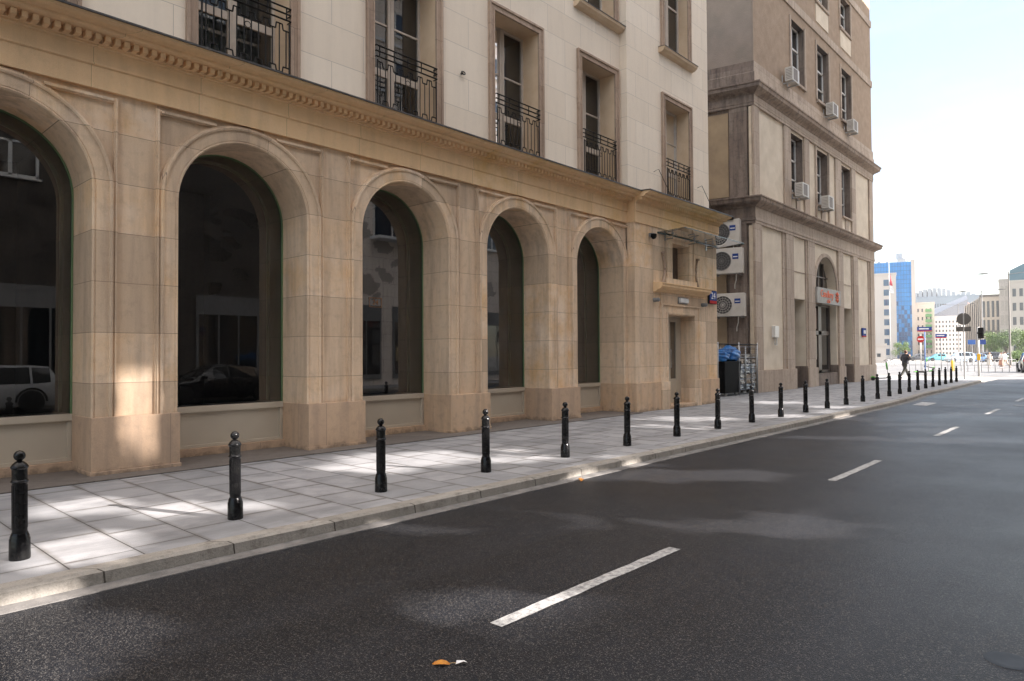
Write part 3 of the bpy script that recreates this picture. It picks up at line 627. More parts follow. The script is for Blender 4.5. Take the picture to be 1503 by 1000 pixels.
# upper storeys roughcast
S3=[(a+.15,b+.2,14.25,17.1) for a,b in WX]; S4=[(a+.15,b+.2,19.25,21.1) for a,b in WX]; S5=[(a+.15,b+.2,22.2,25) for a,b in WX]
m=MB(); holed(m,X0,X1,13.7,27,11.42,S3+S4+S5); m.face([(X1,11.42,0),(X1,25,0),(X1,25,27),(X1,11.42,27)]); m.face([(X0,11.42,27),(X1,11.42,27),(X1,25,27),(X0,25,27)]); m.face([(X0,25,0),(X1,25,0),(X1,25,27),(X0,25,27)]); m.face([(X1,11.42,0),(X1,11.55,0),(X1,11.55,13.7),(X1,11.42,13.7)])
C(m,'upper_roughcast_wall',B2RC)
m=MB()
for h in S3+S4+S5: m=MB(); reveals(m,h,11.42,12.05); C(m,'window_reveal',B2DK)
m=MB()
for h in S3+S4+S5: m=MB(); m.box(h[0]-.05,h[1]+.05,11.32,12.0,h[2]-.12,h[2]+.005); m.box(h[0]-.16,h[0]-.006,11.37,11.415,h[2],h[3]+.1); m.box(h[1]+.006,h[1]+.16,11.37,11.415,h[2],h[3]+.1); C(m,'sill',B2ST)
m=MB()
for h in S4[1:]: m=MB(); m.box(h[0]-.02,h[1]+.02,11.39,11.43,18.2,19.1); C(m,'apron_panel',B2CR)
wp=None
def b2win(h,yg=12.05):
    x0,x1,z0,z1=h; m=MB(); t=.07; cx=(x0+x1)/2
    for a,b,c,d in ((x0,x0+t,z0,z1),(x1-t,x1,z0,z1),(x0,x1,z1-t,z1),(x0,x1,z0,z0+t),(cx-.06,cx+.06,z0,z1),(x0,x1,z0+(z1-z0)*.62,z0+(z1-z0)*.62+.08),(x0,x1,z0+(z1-z0)*.3,z0+(z1-z0)*.3+.06)): m.box(a,b,yg-.06,yg,c,d)
    o=C(m,'window',WHITEP); m=MB(); m.face([(x0,yg-.02,z0),(x1,yg-.02,z0),(x1,yg-.02,z1),(x0,yg-.02,z1)]); C(m,'pane',GD,o)
for h in S2+S3+S4+S5: b2win(h,11.86 if h in S2 else 11.74)
# doors and shop front
for h in (GH[0],GH[2]):
    m=MB(); m.box(h[0],h[1],12.1,12.16,0,h[3]); m.box(h[0]+.1,h[1]-.1,12.06,12.1,.1,2.6); o=C(m,'door',plain('dark brown door',(.06,.04,.03),.5)); m=MB(); m.box(h[0]+.25,h[1]-.25,12.04,12.06,1.1,2.45); C(m,'pane',GD,o)
m=MB()
for a,b,c,d in ((34.75,34.85,.62,4.1),(36.2,36.65,.62,4.1),(37.9,38.0,.62,4.1),(34.75,38.0,2.55,2.75),(34.75,38.0,.62,.75),(34.75,38,4.0,4.12)): m.box(a,b,11.82,11.94,c,d)
o=C(m,'shop_window',plain('brown shop frame',(.11,.085,.07),.45))
m=MB(); m.face([(34.75,11.90,.62),(38,11.90,.62),(38,11.90,4.1),(34.75,11.90,4.1)]); C(m,'pane',GD,o)
m=MB(); m.box(34.95,36.1,11.885,11.895,2.85,3.9); C(m,'pale_pane_panel',plain('peach panel',(.62,.45,.36),.7,(.50,.34,.27),3),o)  # peach and beige panels set just in front of the pane
m=MB(); m.box(34.95,36.1,11.885,11.895,1.3,2.5); C(m,'pale_pane_panel',plain('pale beige panel',(.62,.58,.48),.6,(.48,.45,.36),2),o)
m=MB(); m.face([(x,11.93,z) for (x,z),_ in arch_pts(AC_,AR,4.85,4.86,20)]); ow=C(m,'fanlight',GD)
m=MB(); 
for x in (35.5,36.38,37.2): m.box(x-.035,x+.035,11.85,11.92,4.85,4.86+math.sqrt(max(.1,AR**2-(x-AC_)**2)))
m.box(34.8,37.96,11.86,11.915,5.5,5.56); C(m,'glazing_bar',plain('brown shop frame bar',(.11,.085,.07),.45),ow)
e=empty('shop_sign',(36.35,11.36,4.45),'grey shop sign board with orange lettering and round ornament under the arched fanlight','shop sign')
m=MB(); m.box(-1.82,1.78,-.06,.06,-.36,.40); m.build('sign_board',plain('grey sign board',(.36,.34,.31),.6),e)
ORG=plain('orange sign letters',(.85,.15,.05),.5)
text('lettering','Candlery',.52,ORG,e,(-.42,-.075,.10),(PI/2,0,0),.01); text('lettering','cafe',.32,ORG,e,(-.2,-.075,-.22),(PI/2,0,0),.01)
m=MB(); 
for k in range(8):
    a=k*PI/4; m.tube([(1.15+.08*math.cos(a),-.075,.04+.08*math.sin(a)),(1.15+.27*math.cos(a),-.075,.04+.27*math.sin(a))],.035,5)
m.build('ornament',ORG,e)
e=empty('street_number_plate',(42.75,11.46,2.8),'small blue plate with red lower edge on the far end of the brown building','number plate')
m=MB(); m.box(-.36,.36,-.04,.02,-.20,.24); m.build('blue_face',BLUEP,e); m=MB(); m.box(-.36,.36,-.045,.0,-.27,-.20); m.build('red_band',REDP,e); m=MB(); m.box(-.14,.26,-.046,-.04,-.08,.12); m.build('white_figures',WHT,e)
e=empty('wall_intercom',(29.5,11.46,2.35),'white narrow utility box on the first cream panel of the brown building','utility box')
m=MB(); m.box(-.22,.22,-.12,.05,-.05,.45); m.build('cover',WHITEP,e,bevel=.02); m=MB(); m.tube([(-.1,-.05,-.05),(-.12,-.05,-.35),(.1,-.05,-.38),(.12,-.05,-.05)],.03,6); m.build('pipe',WHITEP,e)
# side face of building 2
def side(mb): mb.m=SM; return mb
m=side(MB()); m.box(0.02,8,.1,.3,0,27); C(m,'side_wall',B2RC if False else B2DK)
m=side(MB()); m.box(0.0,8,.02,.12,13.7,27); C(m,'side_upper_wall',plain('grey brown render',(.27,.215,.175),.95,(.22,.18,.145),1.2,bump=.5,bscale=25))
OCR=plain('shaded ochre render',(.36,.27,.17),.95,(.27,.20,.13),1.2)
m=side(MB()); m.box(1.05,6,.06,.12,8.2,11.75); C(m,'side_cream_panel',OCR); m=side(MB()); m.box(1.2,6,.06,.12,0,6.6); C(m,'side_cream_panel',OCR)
PCS=plain('lit corner edge',(.60,.50,.38),.8,(.48,.40,.30),3)  # paler colour paints the light caught by the chamfered corner
m=side(MB()); m.box(.10,.20,-.03,.1,8.12,11.85); C(m,'lit_corner_edge',PCS); m=side(MB()); m.box(.10,.24,-.04,.1,.2,6.9); C(m,'lit_corner_edge',PCS)
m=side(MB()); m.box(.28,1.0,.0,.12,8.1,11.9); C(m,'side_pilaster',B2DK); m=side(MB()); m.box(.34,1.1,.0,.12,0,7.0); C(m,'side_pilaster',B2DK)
m=side(MB()); m.box(.75,2.6,-.55,.05,7.12,7.20); m.box(.75,2.6,-.56,-.54,7.10,7.22); C(m,'canopy_ledge',BLK)
# ------------------------------------------------------------------ air conditioners
def ac_big(name,s,z,h,w_,label,round_grille=False):
    e=empty(name,SM@Vector((s,0,z)),label,'air conditioner','air conditioners stacked in the gap between the buildings')
    e.rotation_euler=(0,0,math.atan2(sd.y,sd.x))
    # local x along the side wall, -y outward?  outward is local +y*-1 -> sn
    q=1 if (Matrix.Rotation(math.atan2(sd.y,sd.x),3,'Z')@Vector((0,1,0))).dot(sn)>0 else -1
    def bx(x0,x1,d0,d1,z0,z1,nm,mt,bev=0):
        m=MB(); y0,y1=sorted((q*d0,q*d1)); m.box(x0,x1,y0,y1,z0,z1); return m.build(nm,mt,e,bevel=bev)
    bx(0,w_,.15,.50,0,h,'casing',ACW,.02)
    # fan opening
    m=MB(); cx,cz,r=w_*.62,h*.5,min(h,.95)*.40
    def ring(r0,r1,d,n=28):
        for k in range(n):
            a,b=2*PI*k/n,2*PI*(k+1)/n
            m.face([(cx+r0*math.cos(a),q*d,cz+r0*math.sin(a)),(cx+r0*math.cos(b),q*d,cz+r0*math.sin(b)),(cx+r1*math.cos(b),q*d,cz+r1*math.sin(b)),(cx+r1*math.cos(a),q*d,cz+r1*math.sin(a))])
    ring(0,r,.504)
    m.build('fan_recess',ACD,e)
    m=MB()
    for rr in (r*.25,r*.5,r*.75,r): m.tube([(cx+rr*math.cos(2*PI*k/24),q*.512,cz+rr*math.sin(2*PI*k/24)) for k in range(25)],.006 if rr<r else .014,4)
    for k in range(8): a=k*PI/8; m.tube([(cx-r*math.cos(a),q*.512,cz-r*math.sin(a)),(cx+r*math.cos(a),q*.512,cz+r*math.sin(a))],.004,4)
    m.build('grille',GREYP if not round_grille else ACW,e)
    bx(.16,.40,.50,.506,h*.55,h*.76,'badge',BLUEP); 
    m=MB(); d0,d1=sorted((q*.506,q*.509)); m.box(.19,.37,d0,d1,h*.62,h*.66); m.build('badge_text',WHT,e)
    bx(.1,.16,0,.52,-.06,-.01,'bracket',GREYP); bx(w_-.3,w_-.24,0,.52,-.06,-.01,'bracket',GREYP)
    m=MB(); m.tube([(.3,q*.25,0),(.32,q*.2,-.25),(.4,q*.1,-.45),(.42,q*.02,-.6)],.022,6); m.build('hose',ACW,e)
    return e
ac_big('outdoor_ac_unit',.52,6.10,1.05,1.25,'top white air conditioner unit behind the glass canopy')
ac_big('outdoor_ac_unit',.42,4.92,1.05,1.35,'middle white air conditioner unit with blue badge just below the glass canopy')
ac_big('outdoor_ac_unit',.36,3.15,.95,1.40,'lowest white air conditioner unit with curved grille, above the wire cage',True)
ACG=None
def ac_small(x,z,y,label,group):
    e=empty('wall_ac_unit',(x,y,z),label,'air conditioner',group)
    m=MB(); m.box(-.42,.42,-.52,-.17,0,.62); m.build('casing',ACW,e,bevel=.02)
    m=MB(); m.box(-.3,.18,-.526,-.52,.06,.56)
    for k in range(7): m.box(-.425,-.42,-.48,-.22,.08+k*.07,.10+k*.07)
    m.build('grille',plain('brown grey grille',(.20,.16,.13),.6) if 'acgr' not in D.materials else D.materials['acgr'],e)
    for s in (-.3,.3): m=MB(); m.box(s-.02,s+.02,-.55,0,-.06,-.01); m.box(s-.02,s+.02,-.04,0,-.06,.35); m.build('bracket',LGREYP,e)
    return e
G3='air conditioners under the windows of the brown building'
ac_small(30.95,13.72,11.42,'grey white air conditioner at the foot of the first tall window above the upper cornice',G3)
ac_small(36.45,13.62,11.42,'air conditioner at the middle window just above the upper cornice',G3)
ac_small(39.85,13.62,11.42,'air conditioner at the last window above the upper cornice, nearest the sky',G3)
ac_small(32.0,8.75,11.42,'air conditioner in the left window bay between the two cornices',G3)
ac_small(35.55,8.75,11.42,'air conditioner in the middle window bay between the two cornices',G3)
# ------------------------------------------------------------------ wire cage with trolleys
cg=empty('wire_cage',(21.5,11.3,0),'black wire mesh cage standing in the gap between the two buildings','cage')
m=MB(); H_=2.05
for x in (.15,2.2,4.0,5.75): m.tube([(x,0,0),(x,0,H_)],.022,6); m.tube([(x,1.6,0),(x,1.6,H_)],.022,6)
m.build('post',STEEL,cg)
m=MB()
for z in (.05,1.98): m.tube([(.15,0,z),(5.75,0,z)],.015,5); m.tube([(.15,1.6,z),(5.75,1.6,z)],.015,5); m.tube([(.15,0,z),(.15,1.6,z)],.015,5); m.tube([(5.75,0,z),(5.75,1.6,z)],.015,5)
for k in range(57): m.tube([(.15+.1*k,0,1.55),(.15+.1*k,0,1.98)],.004,4)
for k in range(5): m.tube([(.15,0,1.6+.09*k),(5.75,0,1.6+.09*k)],.004,4)
m.build('mesh_panel',IRON,cg)
tb=empty('black_wheeled_bin',(24.95,11.78,0),'tall black bin in the cage with blue bags on top','bin')
m=MB(); m.loft([[(-.62,-.45,.12),(.62,-.45,.12),(.62,.45,.12),(-.62,.45,.12)],[(-.75,-.5,1.33),(.75,-.5,1.33),(.75,.5,1.33),(-.75,.5,1.33)]]); m.build('tub',BLK,tb,bevel=.03)
for x in (-.45,.45):
    m=MB(); m.m=Matrix.Translation((x,-.38,.09))@Matrix.Rotation(PI/2,4,'X'); m.lathe([(0,-.03),(.09,-.03),(.09,.03),(0,.03)],14); m.build('wheel',GREYP,tb)
def bag(name,loc,s,label,mat,grp,sq=.8):
    bm=bmesh.new(); bmesh.ops.create_icosphere(bm,subdivisions=4,radius=1)
    rnd=random.Random(int(loc[0]*100)); ph=[rnd.uniform(0,6) for _ in range(6)]
    for v in bm.verts:
        n=v.co.copy(); f=1+.10*math.sin(5*n.x+ph[0])*math.sin(4*n.y+ph[1])+.06*math.sin(11*n.z+ph[2]+4*n.x)+.035*math.sin(19*n.y+ph[3]+6*n.z)
        v.co=Vector((n.x*s[0],n.y*s[1],max(n.z,-.75)*s[2]))*f
    me=D.meshes.new(name); bm.to_mesh(me); bm.free(); me.materials.append(mat)
    for p in me.polygons: p.use_smooth=True
    o=D.objects.new(name,me); COL.objects.link(o); o.location=loc; return tag(o,label,'bag',grp)
bag('blue_bag',(24.45,11.6,1.50),(.42,.36,.24),'flat blue plastic bag on the left of the black bin',BAGB,'blue bags on the bin')
bag('blue_bag',(25.25,11.6,1.58),(.48,.38,.32),'fat blue plastic bag on the right of the black bin',BAGB,'blue bags on the bin')
# wrapped bundles on two trolleys
BUN=[plain('grey foil wrap',(.36,.38,.40),.25,(.12,.14,.17),9,metal=.3),plain('brown wrapped goods',(.20,.15,.11),.5,(.45,.38,.3),7),plain('blue grey wrap',(.16,.24,.33),.3,(.5,.5,.5),8),plain('pale film wrap',(.55,.54,.52),.25,(.10,.09,.09),10)]
for ti,(tx,lab) in enumerate(((26.05,'left wire trolley stacked with film wrapped bundles beside the black bin'),(26.62,'middle wire trolley stacked with brown and grey bundles'),(27.12,'right wire trolley stacked with blue grey bundles, nearest the brown building'))):
    tr=empty('wire_trolley',(tx,11.8,0),lab,'trolley','trolleys in the cage')
    m=MB()
    for sx in (-.25,.25):
        for sy in (-.4,.4): m.tube([(sx,sy,.12),(sx,sy,1.9)],.014,5)
    for z in (.2,.62,1.04,1.46,1.88): 
        m.tube([(-.25,-.4,z),(.25,-.4,z)],.009,4); m.tube([(-.25,.4,z),(.25,.4,z)],.009,4); m.tube([(-.25,-.4,z),(-.25,.4,z)],.009,4); m.tube([(.25,-.4,z),(.25,.4,z)],.009,4)
    m.build('wire_frame',STEEL,tr)
    for sx in (-.21,.21):
        m=MB(); m.m=Matrix.Translation((sx,-.34,.07))@Matrix.Rotation(PI/2,4,'X'); m.lathe([(0,-.02),(.07,-.02),(.07,.02),(0,.02)],12); m.build('wheel',GREYP,tr)
    for k in range(7):
        z=.22+.20*k
        if ti==0 and k>5: break
        bm=bmesh.new(); bmesh.ops.create_cube(bm,size=1); bmesh.ops.subdivide_edges(bm,edges=bm.edges,cuts=5,use_grid_fill=True)
        for v in bm.verts: v.co=Vector((v.co.x*.48,v.co.y*.74,v.co.z*.18))*(1+random.uniform(-.09,.09)); v.co.z+=z+.09
        me=D.meshes.new('bundle'); bm.to_mesh(me); bm.free(); me.materials.append(BUN[(ti*2+k*3+k//2)%4])
        for p in me.polygons: p.use_smooth=True
        o=D.objects.new('wrapped_bundle',me); COL.objects.link(o); o.location=(tx,11.8,0); tag(o,'film wrapped bundle, %s from the floor on the %s trolley in the cage'%(['lowest','second','third','fourth','fifth','sixth','topmost'][k],['left','middle','right'][ti]),'bundle','wrapped bundles on the trolleys')
# ------------------------------------------------------------------ bollards
bo=empty('bollard',(1.42,6.66,0))
m=MB(); m.lathe([(.0,.0),(.071,.0),(.074,.008),(.074,.03),(.072,.165),(.067,.176),(.067,.186),(.060,.203),(.056,.214)],28); m.build('base',BOLL,bo)
m=MB(); m.lathe([(.053,.20),(.052,.60),(.054,.612),(.060,.617),(.063,.624),(.060,.632),(.055,.638),(.054,.655),(.054,.722),(.060,.730),(.063,.738),(.060,.748),(.048,.766),(.030,.782),(.020,.787)],28)
for k in range(16):
    a=2*PI*k/16; c_,s_=math.cos(a)*.052,math.sin(a)*.052; m.tube([(c_,s_,.25),(c_,s_,.595)],.0035,5)
m.build('shaft',BOLL,bo)
m=MB(); m.lathe([(.018,.775),(.019,.788)]+[(.042*math.cos(t*PI/12),.829+.043*math.sin(t*PI/12)) for t in range(-5,6)]+[(0,.873)],24); m.build('ball_finial',BOLL,bo)
m=MB()
for a in (-2.25,-1.95,-1.6):
    m.m=Matrix.Translation((.053*math.cos(a),.053*math.sin(a),.685))@Matrix.Rotation(a,4,'Z')@Matrix.Rotation(PI/2,4,'Y'); m.lathe([(0,0),(.013,0),(.012,.004),(.005,.005),(0,.004)],10); m.m=None
m.build('crest',BOLL,bo)
ORD='first second third fourth fifth sixth seventh eighth ninth tenth eleventh twelfth thirteenth fourteenth fifteenth sixteenth seventeenth eighteenth nineteenth twentieth'.split()
YY=lambda k:6.66 if k<15 else 6.66+.055*(k-14)
near={0:'in front of the leftmost arch',1:'in front of the second arch from the left',2:'between the second and third pier',3:'before the fourth arch',4:'before the fifth arch',5:'before the last stone pier',6:'before the stone doorway',7:'before the corner with the blue number sign',8:'before the wire cage',9:'before the brown building corner'}
for k in range(25):
    b=bo if k==0 else dup(bo)
    y=YY(k); x=1.42+1.785*k
    b.location=(x,y,0); b.rotation_euler=(random.uniform(-.012,.012),random.uniform(-.012,.012),random.uniform(-.3,.3) if k else 0)
    b['label']=('%s black bollard from the left, %s'%(ORD[k],near[k])) if k in near else (('%s black bollard from the left in the kerb row'%ORD[k]) if k<20 else '%s black bollard counted back from the far end of the kerb row'%['fifth','fourth','third','second','last'][k-20])
    b['category']='bollard'; b['group']='black bollards along the kerb'
# ------------------------------------------------------------------ opposite buildings (behind the camera; they shade the street, added wall openings shape the light pools)
ELL=[(2.41,8.41,.62,.36,1),(1.89,6.61,.5,.42,1),(1.22,5.67,.3,.3,1),(3.06,7.45,.45,.3,1),(3.6,7.08,.3,.2,1),(7.02,8.30,1.05,.62,1),(6.0,8.0,.42,.35,1),(5.72,8.61,.36,.36,1),(8.93,7.84,.5,.34,1),(7.73,7.13,.5,.2,1),
(9.7,7.47,.8,.3,1),(8.37,6.91,.34,.16,1),(12.97,7.7,1.1,.72,1),(18.03,8.9,.9,.4,1),(15.55,8.23,1.05,.5,1),(22.51,8.71,.8,.6,1),(17.71,6.73,.7,.42,1),(21.64,6.73,.7,.4,1),(19.65,5.94,.6,.7,1),(11.2,6.1,.5,.25,1),
(1.38,4.93,.62,.22,0),(3.47,3.31,.57,.19,0),(3.49,2.46,.5,.22,0),(5.15,4.90,1.15,.26,0),(6.96,2.64,.75,.28,0),(8.09,2.05,.9,.28,0),(8.82,4.89,1.4,.32,0),(11.91,5.36,.73,.22,0),(14.43,4.83,1.22,.28,0),(18.07,2.75,1.3,.4,0),(15.94,2.66,1.05,.34,0),
(10.29,1.19,.4,.3,0),(11.05,2.70,.4,.2,0),(23.07,3.19,1.1,.3,0),(18.9,3.85,.8,.22,0),(26.9,3.71,1.06,.35,0),(1.07,4.52,.3,.12,0),(5.4,5.4,.35,.15,0),(9.4,5.75,.8,.16,0)]
FRECT=[(3.32,3.82,-.1,2.35),(9.64,9.90,2.2,4.05),(9.98,10.36,2.0,2.75),(20.0,20.6,3.5,5.1)]
ru,rv=Vector((.673,-.740)),Vector((.740,.673))
def lit(x,y,z):
    """does the sun ray through (x,y,z) land in one of the light pools?"""
    t=(YW-y)/(-S.y)*1.0
    if z-t*S.z>0:
        fx=x-t*S.x; fz=z-t*S.z
        return any(abs((fx-(a+b)/2)*2/(b-a))**2+abs((fz-(c+d)/2)*2/(d-c))**2.2<1+.25*math.sin(7*fz+20*fx) for a,b,c,d in FRECT)
    for zz,lo,hi in ((0,6.03,10.3),(RZ,-5,6.03)):
        t=(z-zz)/S.z; gx=x-t*S.x; gy=y-t*S.y
        if lo<gy<=hi:
            for ex,ey,a,b,_ in ELL:
                dx,dy=gx-ex,gy-ey
                if abs(dx)>2 or abs(dy)>2: continue
                a*=1.15; b*=1.28
                if gy<5.8: a*=1.12; b*=1.25
                u=dx*ru.x+dy*ru.y; v=dx*rv.x+dy*rv.y
                if (u/a)**2+(v/b)**2<1+.35*math.sin(5*u+ex)+.2*math.sin(9*u+7*v): return True
    return False
def seen(x,y,z):
    # would this rear opening line up with a front one for the mirror image in the arch glass
    q=(22.58+8)/(22.58-y)
    return any(lit(x*q+a,-8,1.62+(z-1.62)*q+b) for a in (-.15,0,.15) for b in (-.15,0,.15))
def pierced(mb,y,x0,x1,z0,z1,hz=.075,dx=.05):  # wall with added openings that let sun through to the light pools
    nz=int((17.5-z0)/hz); n=int((x1-x0)/dx)
    for j in range(nz):
        za,zb=z0+j*hz,z0+(j+1)*hz; run=x0
        k=0; cur=None; start=x0
        for k in range(n+1):
            x=x0+(k+.5)*dx; L=(lit(x,y,(za+zb)/2) and not(y<-12 and seen(x,y,(za+zb)/2))) if k<n else None
            if cur is None: cur=L; start=x0
            elif L!=cur:
                xe=x0+k*dx
                if not cur: mb.face([(start,y,za),(xe,y,za),(xe,y,zb),(start,y,zb)])
                cur=L; start=xe
    mb.face([(x0,y,z0+nz*hz),(x1,y,z0+nz*hz),(x1,y,z1),(x0,y,z1)])
def sun_filter(name,hi,lo,wall_tint,mixf=.4):  # added tinted sheet: sets light-pool strength, wall tint hides the holes
    m=glass_clear(name,hi,1.2,lo=lo); nt=m.node_tree; out=nt.nodes['Material Output']; src=out.inputs[0].links[0].from_socket
    df=N(nt,'ShaderNodeBsdfDiffuse'); df.inputs[0].default_value=c4(wall_tint); mx=N(nt,'ShaderNodeMixShader'); mx.inputs[0].default_value=mixf
    nt.links.new(src,mx.inputs[1]); nt.links.new(df.outputs[0],mx.inputs[2]); nt.links.new(mx.outputs[0],out.inputs[0]); return m
def sheets(tag_,wall_tint,mf=.4): return sun_filter('dusty clear glass '+tag_,(.88,.88,.88),(.74,.74,.74),wall_tint,mf),sun_filter('dusty wavy glass '+tag_,(.44,.44,.44),(.24,.24,.24),wall_tint,mf)
def opposite(name,x0,x1,h,mat,label,band,sheets_=None,yf=-8.0,yb=-20.5,bal=False):
    e=empty(name,((x0+x1)/2,yf,0),label,'building')
    def W(mb,nm,mt,par=e,bevel=0): return world(mb,e).build(nm,mt,par,bevel=bevel)
    m=MB(); pierced(m,yf,x0,x1,0,h); pierced(m,yb,x0,x1,0,h)
    m.face([(x0,yf,h),(x1,yf,h),(x1,yb,h),(x0,yb,h)]); m.face([(x1,yf,0),(x1,yb,0),(x1,yb,h),(x1,yf,h)]); m.face([(x0,yf,0),(x0,yb,0),(x0,yb,h),(x0,yf,h)])
    W(m,'wall',mat)
    m=MB(); m.face([(x0,yf-.012,.5),(x1,yf-.012,.5),(x1,yf-.012,9.35),(x0,yf-.012,9.35)]); W(m,'glazing',sheets_[0])  # added sheet behind the openings, tinted to weaken the sun pools
    m=MB(); m.face([(x0,yf-.012,9.35),(x1,yf-.012,9.35),(x1,yf-.012,17.5),(x0,yf-.012,17.5)]); W(m,'glazing',sheets_[1])
    m=MB()
    zf=5.1
    while zf<h: m.box(x0,x1,yf+.004,yf+.10,zf-.12,zf+.04) if not any(lit(x0+.3*i,yf,zf) for i in range(int((x1-x0)/.3))) else None; zf+=2.75
    if m.f: W(m,'string_course',band)
    x=x0+1.0
    while x<x1-3.4:
        m=MB(); m.box(x,x+2.9,yf+.006,yf+.09,.35,4.35); o=W(m,'shopfront',GREYP); m=MB()
        for k in range(3): m.box(x+.1+.92*k,x+.1+.92*k+.84,yf+.09,yf+.10,.6,3.5)
        W(m,'pane',GD,o); x+=3.7
    proto=None; x=x0+1.6
    while x<x1-1.6:
        z=5.6
        while z<h-2:
            if not any(lit(x+dx,yf,z+dz) for dx in (-.85,-.5,-.2,0,.2,.5,.85) for dz in (0,.25,.5,.75,1.0,1.3)):
                if proto is None:
                    m=MB(); 
                    for a,b,c,d in ((-.9,-.8,0,1.35),(.8,.9,0,1.35),(-.9,.9,0,.09),(-.9,.9,1.27,1.35),(-.06,.06,0,1.35)): m.box(a,b,.01,.08,c,d)
                    m.box(-.98,.98,.0,.16,-.08,0)
                    proto=m.build('window',WHITEP,e); q=MB(); q.face([(-.9,.03,0),(.9,.03,0),(.9,.03,1.35),(-.9,.03,1.35)]); q.build('pane',GBLUE if bal else GD,proto); o=proto
                else: o=dup(proto,e)
                o.location=(x-e.location.x,0,z)
            z+=2.75
        x+=3.7
    if bal:
        m=MB(); m.box(22.2,25.2,yf,yf+.9,7.95,8.1); o=W(m,'balcony',band); m=MB()
        for k in range(31): m.tube([(22.25+.097*k,yf+.85,8.1),(22.25+.097*k,yf+.85,9.05)],.012,4)
        m.tube([(22.2,yf+.85,9.05),(25.2,yf+.85,9.05)],.02,5); W(m,'balustrade',IRON,o)
        m=MB(); m.box(22.4,24.9,yf+.01,yf+.05,8.1,10.4); q=W(m,'balcony_door',WHITEP); m=MB(); m.box(22.5,23.6,yf+.05,yf+.06,8.2,10.3); m.box(23.75,24.8,yf+.05,yf+.06,8.2,10.3); W(m,'pane',GBLUE,q)
    return e
OPA=ashlar('dark stone facade',(.055,.048,.042),(.075,.065,.057),(.04,.035,.03),1.4,.7,.008); OPB=ashlar('pinkish stone facade',(.80,.70,.62),(.86,.77,.69),(.3,.25,.2),1.4,.7,.008)
opposite('opposite_dark_block',-14,19.0,19.2,OPA,'dark stone block across the street, seen mirrored in the left arches',B2ST,sheets('dark',(.42,.37,.32),.16))
opposite('opposite_pale_block',19.0,52.4,32.5,OPB,'pale stone block across the street, seen mirrored in the third arch',WHT,sheets('pale',(1.0,.90,.82),.36),bal=True)
exec_far=True
